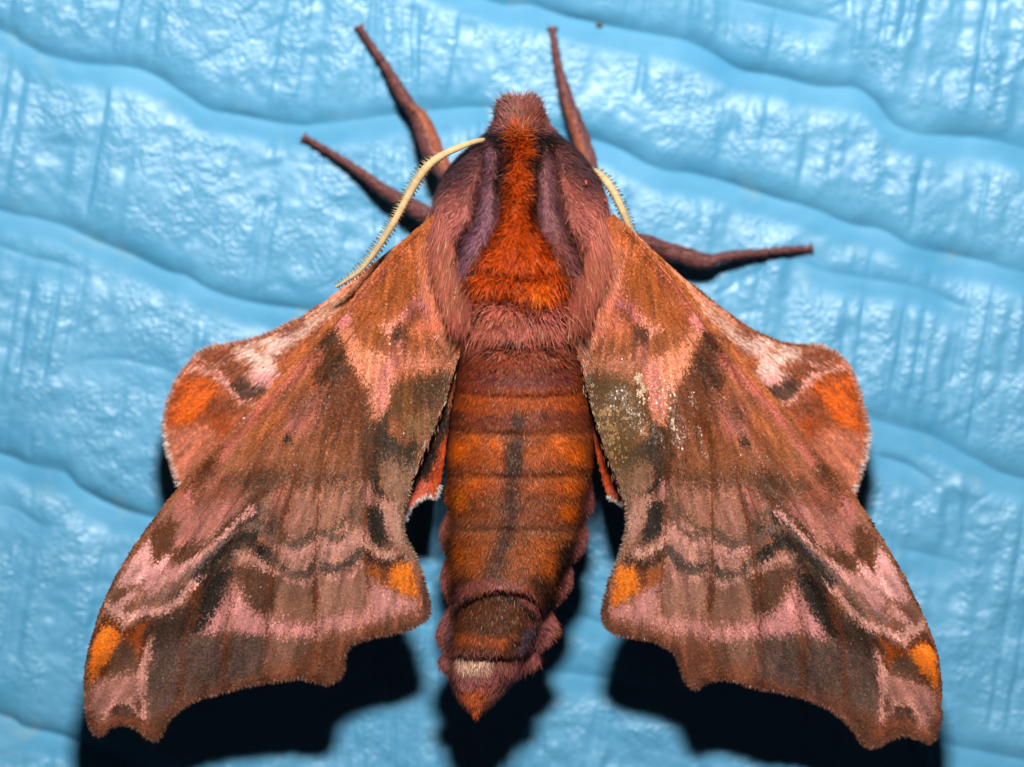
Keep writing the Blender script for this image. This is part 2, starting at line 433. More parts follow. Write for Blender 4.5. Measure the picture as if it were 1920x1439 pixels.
# the wavy cross bands, drawn as continuous lines
A.poly('p', (112, 62, 34), [(598, 640), (640, 640), (702, 790), (692, 890), (645, 860), (592, 770)], 22, .55)
A.line('p', (104, 70, 50), [(470, 905), (560, 890), (640, 895), (690, 870)], 40, 24, .35)
A.poly('p', (84, 62, 54), [(300, 1180), (370, 1190), (470, 1210), (470, 1270), (340, 1310), (300, 1290)], 24, .4)
A.line('w', (112, 64, 38), [(270, 745), (345, 792), (430, 762), (480, 704), (545, 640), (600, 590)], 24, 5, .9)
A.line('w', (206, 146, 136), [(150, 935), (250, 875), (330, 842), (400, 792), (460, 742), (520, 684), (562, 646)], 20, 5, .9)
A.line('w', (130, 102, 90), [(230, 930), (290, 905), (360, 852), (430, 792), (490, 732), (545, 690), (590, 700), (630, 745)], 18, 4, .85)
A.line('w', (206, 152, 138), [(195, 975), (300, 950), (370, 900), (425, 836)], 12, 4, .85)
A.line('w', (54, 44, 36), [(400, 850), (470, 776), (530, 724), (562, 730), (612, 788)], 30, 6, .92)
A.line('w', (118, 88, 70), [(600, 640), (640, 690), (655, 745), (700, 758), (745, 738), (762, 700), (800, 738), (850, 722), (905, 665)], 20, 5, .85)
A.line('w', (194, 138, 124), [(640, 760), (700, 785), (755, 760), (765, 735), (810, 765), (860, 752), (905, 715)], 18, 5, .85)
A.line('w', (98, 78, 66), [(612, 788), (640, 805), (685, 838), (735, 842), (762, 800), (805, 828), (855, 816), (905, 770)], 20, 5, .88)
A.line('w', (190, 134, 120), [(635, 838), (690, 868), (745, 868), (765, 835), (810, 855), (870, 845), (910, 810)], 16, 5, .75)
A.line('w', (98, 66, 46), [(480, 560), (560, 540), (640, 545), (720, 560), (800, 560), (880, 520)], 22, 14, .4)
VEIN_MARKS = [[(560, 850), (550, 905), (531, 973), (517, 1040), (507, 1093), (502, 1140), (498, 1250)], [(611, 840), (601, 893), (596, 957), (592, 1040), (592, 1137), (595, 1250)],
              [(690, 850), (684, 970), (682, 1027), (690, 1100)], [(440, 1060), (425, 1180), (419, 1280)], [(372, 1130), (348, 1190), (338, 1290)]]
for v_ in VEIN_MARKS:
    A.line('p', (120, 62, 36), v_, 6, 3, .5)
L_OUTER = [(164, 1340), (175, 1368), (188, 1377), (205, 1362), (225, 1355), (250, 1360), (270, 1375), (288, 1387), (300, 1378),
           (310, 1355), (335, 1330), (375, 1308), (420, 1295), (470, 1283), (520, 1275), (560, 1270), (590, 1276), (612, 1281),
           (632, 1272), (642, 1255), (645, 1225), (660, 1207), (690, 1195), (730, 1187), (765, 1178), (795, 1162), (804, 1145),
           (800, 1120), (790, 1080)]
A.line('p', (142, 74, 42), L_OUTER, 30, 16, .65)
A.line('p', (112, 66, 48), L_OUTER, 13, 3, .9)
L_COSTA = [(812, 405), (770, 440), (715, 495), (680, 535), (645, 580), (600, 630), (545, 690), (480, 757), (420, 822), (370, 873),
           (340, 907), (300, 958), (265, 1005), (235, 1050), (205, 1105), (183, 1160), (168, 1210), (160, 1255), (158, 1300)]
A.line('p', (172, 102, 58), L_COSTA, 13, 4, .9)
A.line('p', (104, 58, 34), L_COSTA[11:], 7, 3, .8)

L_FW = L_COSTA + L_OUTER + [(775, 1045), (757, 1010), (752, 985), (755, 950), (768, 910), (785, 870), (800, 835), (815, 800), (835, 745),
                            (850, 700), (862, 655), (868, 615), (868, 560), (860, 500), (850, 440)]
R_COSTA = [(1150, 402), (1185, 435), (1215, 468), (1250, 512), (1290, 560), (1330, 610), (1380, 665), (1430, 720), (1480, 780), (1530, 845),
           (1570, 890), (1597, 922), (1625, 965), (1660, 1020), (1690, 1070), (1715, 1120), (1740, 1175), (1757, 1225), (1765, 1280)]
R_OUTER = [(1763, 1330), (1757, 1368), (1745, 1390), (1728, 1384), (1705, 1378), (1680, 1380), (1660, 1390), (1637, 1400), (1620, 1393),
           (1605, 1370), (1580, 1345), (1545, 1322), (1500, 1305), (1460, 1295), (1413, 1287), (1385, 1277), (1357, 1271), (1330, 1276),
           (1303, 1289), (1287, 1275), (1278, 1248), (1267, 1223), (1240, 1206), (1205, 1195), (1165, 1190), (1142, 1178), (1132, 1160),
           (1134, 1135), (1145, 1090)]
R_FW = R_COSTA + R_OUTER + [(1163, 1047), (1176, 1005), (1180, 970), (1176, 940), (1166, 915), (1150, 880), (1126, 817), (1112, 770),
                            (1103, 735), (1092, 690), (1083, 655), (1078, 620), (1080, 560), (1090, 500), (1105, 440)]

LM_L = [(812, 405), (645, 580), (340, 907), (235, 1050), (160, 1255), (175, 1368), (288, 1387), (420, 1295), (618, 1281), (800, 1145),
        (757, 1087), (752, 985), (864, 650), (835, 745), (785, 870), (540, 822), (378, 1182), (195, 1210), (265, 1183), (438, 1098), (705, 790), (273, 1263)]
LM_R = [(1150, 402), (1308, 582), (1597, 922), (1688, 1066), (1765, 1270), (1750, 1388), (1635, 1399), (1500, 1305), (1300, 1288), (1134, 1158),
        (1172, 1100), (1180, 972), (1082, 650), (1106, 748), (1148, 876), (1397, 828), (1553, 1190), (1737, 1236), (1662, 1215), (1490, 1102), (1240, 800), (1650, 1263)]
R2L = TPS(LM_R, LM_L, 1e-4)
L2R = TPS(LM_L, LM_R, 1e-4)

# ---------- hindwing pattern
def hw_base(p):
    n = (fbm(p[:, 0] / 40, p[:, 1] / 40, 31) - 0.5)[:, None]
    return np.array([168., 90., 54.]) * (1 + 0.2 * n) * np.ones((len(p), 1))
HW = Painter(hw_base, 5.0, np.array([840., 330.]), .16, 1.34, 1.1)
A = HW
A.line('p', (222, 150, 118), [(780, 425), (700, 505), (640, 550), (590, 590)], 34, 8)
A.line('p', (190, 108, 52), [(780, 445), (700, 520), (640, 585)], 16, 5)
A.poly('c', (208, 164, 140), [(1000, 230), (1150, 120), (1300, 10), (1400, -20), (1380, 40), (1200, 190), (1050, 300)], 8)
A.poly('c', (214, 182, 168), [(560, 370), (750, 300), (900, 250), (1050, 230), (1200, 150), (1000, 340), (860, 420), (890, 540), (830, 640), (680, 640), (640, 560), (700, 500), (600, 430)], 8)
A.poly('c', (214, 152, 146), [(700, 540), (880, 540), (830, 640), (680, 645)], 8)
A.poly('c', (176, 104, 66), [(720, 340), (800, 350), (790, 400), (730, 390)], 7, .8)
A.poly('c', (150, 84, 54), [(940, 240), (1090, 160), (1080, 200), (960, 270)], 6, .9)
A.poly('c', (196, 108, 52), [(1000, 420), (1200, 250), (1290, 150), (1240, 280), (1040, 470), (900, 520)], 9, .9)
A.poly('c', (146, 76, 44), [(250, 460), (330, 400), (450, 365), (540, 400), (560, 480), (650, 520), (560, 580), (420, 530), (330, 470)], 7)
A.line('c', (224, 164, 148), [(300, 440), (420, 500), (560, 450)], 22, 4, .5)
A.poly('c', (100, 62, 44), [(530, 640), (620, 570), (790, 650), (760, 720), (660, 775), (580, 740)], 6)
A.line('c', (228, 168, 156), [(140, 640), (200, 540), (270, 505), (400, 555), (500, 600), (545, 700), (600, 775), (700, 785)], 34, 4, .95)
A.line('c', (220, 160, 146), [(90, 720), (170, 560), (290, 440)], 22, 5, .9)
A.poly('c', (128, 60, 26), [(200, 600), (380, 600), (440, 680), (400, 790), (300, 880), (190, 980), (70, 990), (80, 850), (130, 700)], 8)
A.poly('c', (196, 84, 12), [(210, 590), (390, 600), (440, 690), (420, 780), (330, 880), (210, 960), (90, 970), (90, 850), (140, 700)], 18)
A.poly('c', (230, 106, 4), [(215, 605), (370, 615), (410, 690), (380, 780), (300, 860), (200, 930), (115, 930), (110, 850), (150, 715)], 14, .9)
A.poly('c', (150, 74, 36), [(400, 750), (600, 800), (640, 830), (560, 950), (440, 1010), (280, 900)], 10)
A.poly('c', (186, 80, 16), [(400, 900), (600, 850), (550, 960), (440, 1040)], 14, .9)
A.poly('c', (192, 116, 88), [(40, 980), (280, 930), (440, 1030), (370, 1170), (160, 1400), (90, 1250), (60, 1100)], 10)
# inner part beside the abdomen
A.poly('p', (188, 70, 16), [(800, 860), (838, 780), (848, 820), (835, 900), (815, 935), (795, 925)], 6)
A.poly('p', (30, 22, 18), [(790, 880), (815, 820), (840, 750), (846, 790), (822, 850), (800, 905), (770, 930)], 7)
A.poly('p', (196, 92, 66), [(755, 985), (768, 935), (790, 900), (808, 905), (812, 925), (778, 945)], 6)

# the right hind wing uses its own landmarks
HM_L = [(760, 445), (640, 545), (470, 642), (400, 655), (325, 735), (312, 790), (345, 905), (555, 600), (830, 870), (815, 930), (757, 975), (690, 520)]
HM_R = [(1200, 445), (1325, 560), (1470, 645), (1548, 658), (1607, 730), (1622, 800), (1597, 920), (1395, 612), (1124, 862), (1138, 927), (1178, 965), (1270, 515)]
HR2L = TPS(HM_R, HM_L, 1e-4)
L_HW = [(790, 425), (740, 462), (690, 502), (640, 541), (600, 573), (560, 601), (515, 625), (470, 641), (430, 649), (400, 654), (375, 666),
        (355, 687), (335, 715), (322, 745), (314, 775), (312, 800), (317, 835), (327, 870), (341, 912), (420, 985), (560, 1020), (680, 1005),
        (740, 985), (757, 975), (766, 955), (778, 942), (797, 929), (815, 931), (824, 910), (832, 870), (838, 820), (846, 760), (856, 690), (860, 600), (850, 470)]
R_HW = [(1180, 425), (1215, 460), (1255, 497), (1295, 533), (1340, 570), (1400, 613), (1450, 638), (1480, 646), (1515, 650), (1550, 657),
        (1580, 678), (1600, 712), (1612, 750), (1620, 785), (1625, 812), (1620, 850), (1608, 892), (1595, 930), (1520, 990), (1380, 1020), (1250, 1000),
        (1190, 968), (1178, 958), (1165, 943), (1150, 935), (1139, 928), (1130, 900), (1120, 860), (1110, 800), (1102, 740), (1092, 690), (1084, 600), (1100, 470)]

# ---------- body pattern
def body_base(p):
    c = mix3(p, [(140, 80, 72), (112, 64, 64), (118, 66, 66), (150, 80, 66), (160, 82, 70), (150, 72, 44), (158, 76, 32), (150, 74, 32), (138, 72, 40), (130, 76, 66)],
             [190, 270, 380, 500, 600, 680, 800, 950, 1080, 1240])
    n = (fbm(p[:, 0] / 30, p[:, 1] / 30, 41) - 0.5)[:, None]
    n2 = (fbm(p[:, 0] / 11, p[:, 1] / 16, 43) - 0.5)[:, None]
    return c * (1 + 0.35 * n + .35 * n2)
BODY = Painter(body_base, 4.0, None, .16, 1.22, 1.06)
A = BODY
A.poly('t', (140, 90, 84), [(480, 260), (560, 90), (740, 100), (880, 290), (700, 260)], 8)
A.poly('t', (112, 48, 34), [(640, 130), (760, 180), (780, 270), (640, 250)], 12, .8)
A.poly('t', (150, 88, 82), [(400, 350), (300, 400), (180, 520), (90, 640), (90, 800), (140, 1000), (230, 920), (330, 800), (370, 640), (430, 480)], 10)
A.poly('t', (96, 62, 70), [(430, 320), (300, 380), (150, 530), (170, 640), (300, 600), (400, 480)], 20, .75)
A.poly('t', (206, 122, 112), [(90, 700), (230, 640), (330, 780), (250, 920), (140, 1020)], 18, .85)
A.poly('t', (164, 94, 82), [(870, 370), (1000, 430), (1130, 500), (1220, 650), (1220, 900), (1200, 1020), (1060, 1000), (950, 850), (890, 640)], 10)
A.poly('t', (100, 64, 68), [(850, 350), (1010, 420), (1150, 510), (1200, 640), (1040, 640), (890, 520)], 20, .75)
A.poly('t', (212, 126, 112), [(980, 760), (1100, 640), (1200, 800), (1190, 1000), (1050, 980)], 20, .8)
A.poly('t', (194, 112, 90), [(120, 980), (250, 960), (260, 1180), (270, 1400), (100, 1400)], 14, .9)
A.poly('t', (194, 112, 90), [(1010, 1000), (1200, 1000), (1200, 1300), (1020, 1300)], 14, .8)
A.poly('t', (138, 94, 108), [(440, 330), (500, 370), (470, 560), (490, 780), (450, 930), (350, 1080), (240, 1200), (255, 1010), (320, 900), (380, 750), (420, 540)], 7)
A.poly('t', (142, 94, 98), [(790, 400), (845, 470), (880, 700), (920, 880), (1000, 1090), (1010, 1190), (860, 1060), (740, 910), (740, 700), (750, 540)], 7)
A.poly('t', (150, 84, 78), [(760, 880), (900, 900), (980, 1100), (860, 1040)], 12, .7)
A.poly('t', (48, 24, 24), [(440, 300), (500, 260), (560, 300), (555, 450), (525, 640), (500, 760), (470, 620), (500, 420)], 9)
A.poly('t', (50, 24, 22), [(700, 280), (800, 290), (860, 350), (800, 400), (760, 520), (740, 700), (760, 880), (700, 760), (690, 560), (720, 420)], 9)
A.line('t', (48, 22, 22), [(430, 340), (420, 540), (380, 650), (350, 850), (290, 920), (230, 1100)], 22, 5, .9)  # shade in the left thorax groove, painted into the colour
A.line('t', (62, 28, 20), [(845, 400), (855, 560), (890, 760), (935, 900), (1000, 1040), (1025, 1160)], 24, 5, .9)  # the right groove's shade, painted the same way
A.poly('t', (122, 40, 8), [(578, 260), (678, 250), (698, 360), (682, 500), (678, 620), (705, 760), (770, 900), (870, 1000), (920, 1100), (950, 1260), (870, 1350), (700, 1320), (500, 1280), (350, 1300), (320, 1150), (400, 1000), (503, 860), (542, 700), (562, 600), (578, 500), (566, 400)], 9)
A.poly('t', (208, 80, 6), [(590, 265), (670, 260), (690, 360), (678, 500), (670, 620), (680, 760), (734, 920), (830, 1020), (890, 1120), (910, 1240), (840, 1310), (720, 1290), (500, 1240), (370, 1260), (370, 1150), (440, 1010), (529, 880), (559, 740), (574, 620), (590, 500), (582, 400)], 10)
A.poly('t', (226, 108, 22), [(690, 1230), (790, 1210), (820, 1290), (740, 1350)], 10, .9)
A.poly('t', (170, 76, 30), [(590, 225), (680, 255), (690, 320), (590, 320)], 8, .7)
A.line('t', (96, 32, 8), [(480, 1120), (560, 1150), (680, 1140)], 40, 10, .5)
A.line('t', (104, 36, 12), [(380, 1300), (520, 1280), (680, 1310), (900, 1330)], 34, 8, .6)
# waist and abdomen
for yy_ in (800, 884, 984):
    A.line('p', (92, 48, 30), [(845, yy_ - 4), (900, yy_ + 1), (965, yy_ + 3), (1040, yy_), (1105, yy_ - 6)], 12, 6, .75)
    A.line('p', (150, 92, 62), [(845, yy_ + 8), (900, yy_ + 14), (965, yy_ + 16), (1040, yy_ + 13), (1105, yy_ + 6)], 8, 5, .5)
A.poly('m', (182, 98, 84), [(300, 240), (1050, 260), (1060, 590), (300, 620)], 18, .85)
A.poly('m', (204, 112, 92), [(430, 230), (620, 200), (740, 240), (700, 330), (520, 340)], 16, .85)
A.poly('m', (200, 112, 100), [(860, 290), (940, 300), (960, 380), (880, 400)], 12, .8)
A.poly('m', (198, 116, 86), [(430, 440), (540, 400), (560, 480), (480, 540)], 12, .7)
A.line('m', (92, 44, 36), [(480, 590), (560, 500), (650, 470), (760, 530), (880, 560)], 36, 8, .8)
A.poly('m', (146, 64, 40), [(280, 600), (1090, 600), (1100, 830), (280, 830)], 12, .9)
A.poly('m', (124, 60, 58), [(400, 690), (700, 720), (1040, 670), (1020, 800), (430, 800)], 14, .85)
A.poly('m', (172, 78, 30), [(260, 850), (1120, 840), (1120, 980), (260, 990)], 12)
A.poly('m', (128, 58, 40), [(280, 990), (1130, 960), (1140, 1070), (700, 1100), (380, 1080)], 12, .85)
A.poly('m', (172, 80, 30), [(220, 1100), (1160, 1080), (1160, 1330), (210, 1340)], 12)
A.poly('m', (92, 50, 32), [(600, 1110), (760, 1110), (720, 1240), (700, 1340), (620, 1330), (660, 1230)], 10, .85)
A.poly('m', (62, 34, 34), [(650, 960), (710, 960), (715, 1100), (660, 1090)], 8, .9)
for cx_, cy_, r_ in ((280, 1230, 70), (400, 1150, 50), (1080, 1260, 60), (960, 1180, 55), (540, 1180, 40)):
    A.blob('m', (226, 106, 18), (cx_, cy_), r_ * .95, 12, .85)
for cx_, cy_, r_ in ((290, 1010, 40), (870, 990, 40)):
    A.blob('m', (84, 34, 28), (cx_, cy_), r_ * .7, 9, .8)
A.poly('e', (172, 80, 32), [(120, 60), (960, 60), (940, 180), (120, 180)], 16, .9)
A.poly('e', (134, 68, 36), [(120, 180), (960, 180), (900, 350), (120, 330)], 16, .85)
A.poly('e', (160, 98, 68), [(130, 310), (450, 340), (880, 350), (860, 420), (450, 390), (130, 380)], 9, .7)
A.poly('e', (154, 78, 32), [(150, 400), (880, 430), (820, 620), (170, 620)], 16, .8)
A.line('e', (58, 34, 26), [(532, -60), (520, 40)], 84, 16, .75)
A.line('e', (46, 28, 24), [(520, 70), (508, 280)], 66, 20, .8)
A.line('e', (50, 30, 24), [(500, 375), (480, 440)], 70, 14, .8)
A.line('e', (54, 32, 26), [(440, 520), (410, 640)], 90, 20, .65)
for cx_, cy_, r_, c_ in ((230, 210, 55, (222, 110, 22)), (825, 280, 50, (212, 98, 14)), (210, 500, 55, (182, 84, 22)), (745, 580, 55, (198, 94, 20)),
                         (330, 110, 55, (202, 92, 24)), (820, 130, 60, (200, 92, 24)), (660, 480, 60, (172, 88, 38)), (330, 520, 40, (170, 84, 34))):
    A.blob('e', c_, (cx_, cy_), r_ * 1.0, 12, .9)
A.poly('e', (56, 40, 32), [(140, 400), (185, 420), (200, 560), (160, 560)], 8, .85)
A.poly('e', (58, 40, 34), [(780, 460), (870, 420), (850, 560), (790, 660), (740, 640)], 9, .8)
A.poly('e', (64, 36, 24), [(180, 660), (300, 640), (240, 740), (190, 800)], 9, .8)
A.poly('e', (70, 40, 26), [(620, 640), (740, 640), (740, 780), (680, 860), (640, 760)], 9, .8)
A.line('e', (142, 80, 76), [(190, 790), (260, 700), (380, 670), (520, 690), (620, 750), (680, 850)], 60, 8, .9)
A.line('e', (30, 22, 24), [(195, 860), (260, 770), (380, 730), (480, 735), (580, 790), (630, 860)], 26, 5, .85)
A.poly('e', (100, 54, 32), [(200, 850), (290, 770), (430, 740), (560, 800), (600, 860), (590, 960), (520, 1060), (300, 1060), (200, 980)], 9)
A.poly('e', (176, 80, 32), [(240, 930), (460, 960), (520, 940), (480, 1010), (220, 990)], 9, .85)
A.poly('e', (84, 78, 104), [(175, 880), (215, 880), (200, 990), (170, 980)], 7, .8)
A.poly('e', (82, 76, 104), [(590, 900), (660, 880), (610, 1000), (540, 1040)], 7, .8)
A.line('e', (150, 88, 90), [(140, 300), (110, 480), (150, 620), (125, 780), (160, 860), (95, 960), (160, 1080)], 70, 9, .9)
A.line('e', (152, 88, 90), [(960, 100), (930, 300), (890, 500), (830, 640), (790, 780), (720, 880), (690, 960), (620, 1060), (520, 1170)], 66, 9, .9)
A.poly('e', (130, 76, 72), [(200, 1010), (500, 1030), (480, 1090), (200, 1080)], 9, .8)
A.poly('e', (198, 160, 138), [(210, 1060), (420, 1080), (390, 1150), (310, 1160), (220, 1140)], 8)
A.poly('e', (164, 98, 96), [(200, 1140), (300, 1170), (460, 1130), (440, 1240), (260, 1270)], 9)
A.poly('e', (178, 86, 46), [(240, 1240), (400, 1220), (350, 1420), (290, 1400)], 9)

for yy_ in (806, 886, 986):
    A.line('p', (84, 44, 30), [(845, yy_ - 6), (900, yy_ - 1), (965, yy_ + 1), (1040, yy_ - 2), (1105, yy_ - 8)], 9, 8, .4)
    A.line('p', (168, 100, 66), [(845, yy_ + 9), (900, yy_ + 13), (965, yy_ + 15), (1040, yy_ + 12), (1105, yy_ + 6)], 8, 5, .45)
# ------------------------------------------------------------------ blue surface
CREASES = [  # (points, depth mm)
    ([(-300, -60), (0, 55), (36, 77), (91, 106), (164, 120), (237, 124), (292, 142), (347, 179), (394, 204), (474, 219), (547, 233), (602, 233), (693, 222), (712, 219), (806, 206), (869, 200), (960, 205)], .85),
    ([(-300, 300), (0, 394), (55, 405), (128, 427), (182, 452), (255, 482), (310, 507), (347, 518), (400, 545), (470, 565), (560, 580), (700, 600), (900, 660)], .85),
    ([(-120, 430), (0, 462), (60, 482), (130, 500), (190, 528)], .35),
    ([(-300, 760), (0, 852), (52, 872), (117, 885), (150, 918), (215, 950), (287, 970), (345, 985), (500, 1040), (700, 1090)], .9),
    ([(-300, 1250), (0, 1342), (39, 1362), (117, 1381), (170, 1407), (260, 1440), (420, 1490)], .8),
    ([(700, -90), (916, 0), (994, 9), (1056, 28), (1119, 44), (1197, 59), (1275, 73), (1329, 95), (1384, 128), (1457, 142), (1530, 161), (1603, 164), (1640, 190), (1676, 233), (1731, 252), (1804, 255), (1858, 263), (1920, 277), (2300, 380)], .9),
    ([(1300, -30), (1384, -4), (1475, 20), (1548, 36), (1600, 46)], .4),
    ([(1000, 230), (1130, 266), (1186, 292), (1240, 318), (1293, 325), (1348, 336), (1402, 354), (1475, 376), (1530, 394), (1585, 416), (1658, 434), (1712, 463), (1804, 482), (1858, 492), (1920, 511), (2300, 600)], .9),
    ([(1450, 470), (1540, 505), (1618, 522), (1716, 537), (1794, 570), (1850, 590)], .45),
    ([(1500, 760), (1631, 787), (1716, 807), (1774, 833), (1833, 865), (1920, 898), (2300, 980)], .7),
    ([(1590, 850), (1640, 855), (1700, 872), (1735, 892), (1781, 918)], .5),
    ([(1640, 1020), (1716, 1035), (1780, 1050), (1840, 1075)], .35),
    ([(1700, 1375), (1768, 1394), (1833, 1407), (1920, 1427), (2300, 1500)], .7),
    ([(960, 1120), (1069, 1149), (1132, 1171), (1220, 1200)], .5),
    ([(980, 1255), (1060, 1262), (1155, 1276), (1250, 1300)], .4),
    ([(-60, 930), (30, 955), (80, 985), (150, 985)], .3),
    ([(100, 690), (200, 672), (300, 690), (380, 720)], .25),
]
def axis(lo, hi, step, far):
    a = np.arange(lo, hi + 1, step)
    g = []
    x = 0.0; d = step
    while x < far:
        d *= 1.15; x += d; g.append(x)
    g = np.array(g)
    return np.r_[lo - g[::-1], a, hi + g]
gx = axis(-90, 2010, 3.5, 4200); gy = axis(-90, 1530, 3.5, 4200)
PX, PY = np.meshgrid(gx, gy)
wob = (fbm(PX / 50, PY / 50, 71) - 0.5) * 16
h = np.zeros_like(PX); trough = np.zeros_like(PX)
rows = np.zeros_like(PX); smoothband = np.zeros_like(PX)
for pts, dep in CREASES:
    q = resample(pts, 6)
    yc = np.interp(gx, q[:, 0], q[:, 1])[None, :]
    x0, x1 = q[0, 0], q[-1, 0]
    fade = smooth(x0, x0 + 90, PX) * (1 - smooth(x1 - 90, x1, PX))
    wide = (15 if dep > .6 else 11) * (0.7 + 0.7 * vnoise(PX / 90, PY / 300, 77))
    v = PY - yc + wob * (0.35 if dep > .6 else .2)
    low = 9 + 14 * vnoise(PX / 120, PY / 300, 79)
    prof = np.where(v < 0, .7 * np.exp(np.minimum(v, 0) / wide) + .3 * np.exp(np.minimum(v, 0) / 45), .86 * np.exp(-np.maximum(v, 0) / (45 + 5 * low)) + .14 * np.exp(-np.maximum(v, 0) / 7.0))
    amp = .84 * dep * fade * (0.45 + 1.0 * vnoise(PX / 95, 0 * PY + dep * 31, 78))
    h -= amp * prof
    # swollen lip under the crease, then a smooth band
    h += 0.0 * amp
    trough = np.maximum(trough, fade * min(1, dep / .6) * np.where(v < 0, np.exp(np.minimum(v, 0) / 26), np.exp(-np.maximum(v, 0) / 22)))
    smoothband = np.maximum(smoothband, fade * min(1, dep / .6) * np.exp(-((v - 26) / 24.0) ** 2))
    if dep > .6:
        rows += 7.3 * smooth(-5, 5, v) * fade
sl = PX + 0.17 * PY + wob * 1.2
patch = fbm(PX / 240, PY / 170, 85, 2)
ribamt = smooth(0.36, 0.62, patch) * 0.8 + 0.25 + 0.35 * smooth(900, 1500, PX)
g1 = np.exp(-((vnoise((PX + .17 * PY + wob * .3) / 40 + rows * 2.3, np.round(rows * 1.3), 181) - .5) / .15) ** 2) * smooth(.25, .5, vnoise(PX / 130, PY / 110, 182))
g2 = np.exp(-((vnoise((PX * .55 + PY) / 60, (PY * .55 - PX) / 170, 183) - .5) / .10) ** 2) * smooth(.55, .75, vnoise(PX / 120, PY / 90, 184))
r1 = vnoise(sl / 34 + rows * 3.1, PY / 190 + rows, 81)
r2 = vnoise(sl / 17 + rows * 5.1, PY / 120 + rows, 82)
flat_top = 1 - np.abs(2 * r1 - 1) ** 1.6
inpuff = np.clip(1 - trough * 1.3 - smoothband * .75, 0, 1)
h += ribamt * inpuff * (0.16 * flat_top + 0.10 * r2) - inpuff * (0.20 * g1 + .07 * g2)
h += 0.28 * (fbm(PX / 95, PY / 70, 83) - 0.5) + inpuff * 0.21 * (fbm(PX / 26, PY / 26, 84) - 0.5)
fade_far = np.exp(-np.maximum(np.maximum(np.abs(PX - 960) - 1100, np.abs(PY - 720) - 850), 0) / 900.0)
h = h * fade_far
puff = inpuff * smooth(0.44, 0.70, 0.42 * flat_top + 0.62 * fbm(PX / 50, PY / 60, 86)) * (1 - .8 * g1)
zz = h * 1e-3
zz -= zz[(PX > 0) & (PX < 1920) & (PY > 0) & (PY < 1439)].max() * 0.6
V = np.stack([(PX - CX) * S, (CY - PY) * S, zz], -1).reshape(-1, 3)
ny, nx = PX.shape
idx = np.arange(ny * nx).reshape(ny, nx)
Q = np.stack([idx[:-1, :-1], idx[1:, :-1], idx[1:, 1:], idx[:-1, 1:]], -1).reshape(-1, 4)

M_BLUE = bpy.data.materials.new("blue_embossed_vinyl"); M_BLUE.use_nodes = True
nt = M_BLUE.node_tree; b = nt.nodes["Principled BSDF"]
tc = nt.nodes.new("ShaderNodeTexCoord")
pa = nt.nodes.new("ShaderNodeAttribute"); pa.attribute_name = "puff"
ta = nt.nodes.new("ShaderNodeAttribute"); ta.attribute_name = "grime"
n1 = nt.nodes.new("ShaderNodeTexNoise"); n1.inputs["Scale"].default_value = 120; n1.inputs["Detail"].default_value = 5
nt.links.new(tc.outputs["Object"], n1.inputs["Vector"])
cr = nt.nodes.new("ShaderNodeValToRGB")
cr.color_ramp.elements[0].position = 0.3; cr.color_ramp.elements[0].color = (0.068, 0.285, 0.480, 1)
cr.color_ramp.elements[1].position = 0.7; cr.color_ramp.elements[1].color = (0.102, 0.335, 0.530, 1)
nt.links.new(n1.outputs["Fac"], cr.inputs["Fac"])
# a few sandy stains caught in the creases
n3 = nt.nodes.new("ShaderNodeTexNoise"); n3.inputs["Scale"].default_value = 260; n3.inputs["Detail"].default_value = 4
nt.links.new(tc.outputs["Object"], n3.inputs["Vector"])
mr = nt.nodes.new("ShaderNodeMapRange"); mr.inputs["From Min"].default_value = 0.60; mr.inputs["From Max"].default_value = 0.74
mr.inputs["To Max"].default_value = 0.5
nt.links.new(n3.outputs["Fac"], mr.inputs["Value"])
mm = nt.nodes.new("ShaderNodeMath"); mm.operation = 'MULTIPLY'
nt.links.new(mr.outputs["Result"], mm.inputs[0]); nt.links.new(ta.outputs["Fac"], mm.inputs[1])
mx = nt.nodes.new("ShaderNodeMix"); mx.data_type = 'RGBA'
nt.links.new(mm.outputs[0], mx.inputs["Factor"]); nt.links.new(cr.outputs["Color"], mx.inputs["A"])
mx.inputs["B"].default_value = (0.22, 0.36, 0.40, 1)
nt.links.new(mx.outputs["Result"], b.inputs["Base Color"])
ra = nt.nodes.new("ShaderNodeMapRange"); ra.inputs["To Min"].default_value = 0.43; ra.inputs["To Max"].default_value = 0.50
nt.links.new(ta.outputs["Fac"], ra.inputs["Value"]); nt.links.new(ra.outputs["Result"], b.inputs["Roughness"])
sa = nt.nodes.new("ShaderNodeMapRange"); sa.inputs["To Min"].default_value = 0.75; sa.inputs["To Max"].default_value = 0.12
nt.links.new(ta.outputs["Fac"], sa.inputs["Value"]); nt.links.new(sa.outputs["Result"], b.inputs["Specular IOR Level"])
n2 = nt.nodes.new("ShaderNodeTexNoise"); n2.inputs["Scale"].default_value = 2400; n2.inputs["Detail"].default_value = 1
nt.links.new(tc.outputs["Object"], n2.inputs["Vector"])
st = nt.nodes.new("ShaderNodeMath"); st.operation = 'MULTIPLY_ADD'
nt.links.new(pa.outputs["Fac"], st.inputs[0]); st.inputs[1].default_value = 1.0; st.inputs[2].default_value = 0.04
bp = nt.nodes.new("ShaderNodeBump"); bp.inputs["Distance"].default_value = 0.00013
nt.links.new(st.outputs[0], bp.inputs["Strength"])
nt.links.new(n2.outputs["Fac"], bp.inputs["Height"])
nt.links.new(bp.outputs["Normal"], b.inputs["Normal"])
surf = quads("vinyl_surface", V, Q, M_BLUE, attrs={"puff": puff.ravel(), "grime": np.clip(trough + smoothband, 0, 1).ravel()})
surf["kind"] = "structure"
surf["label"] = "light blue embossed vinyl surface with puffy wrinkled rows"

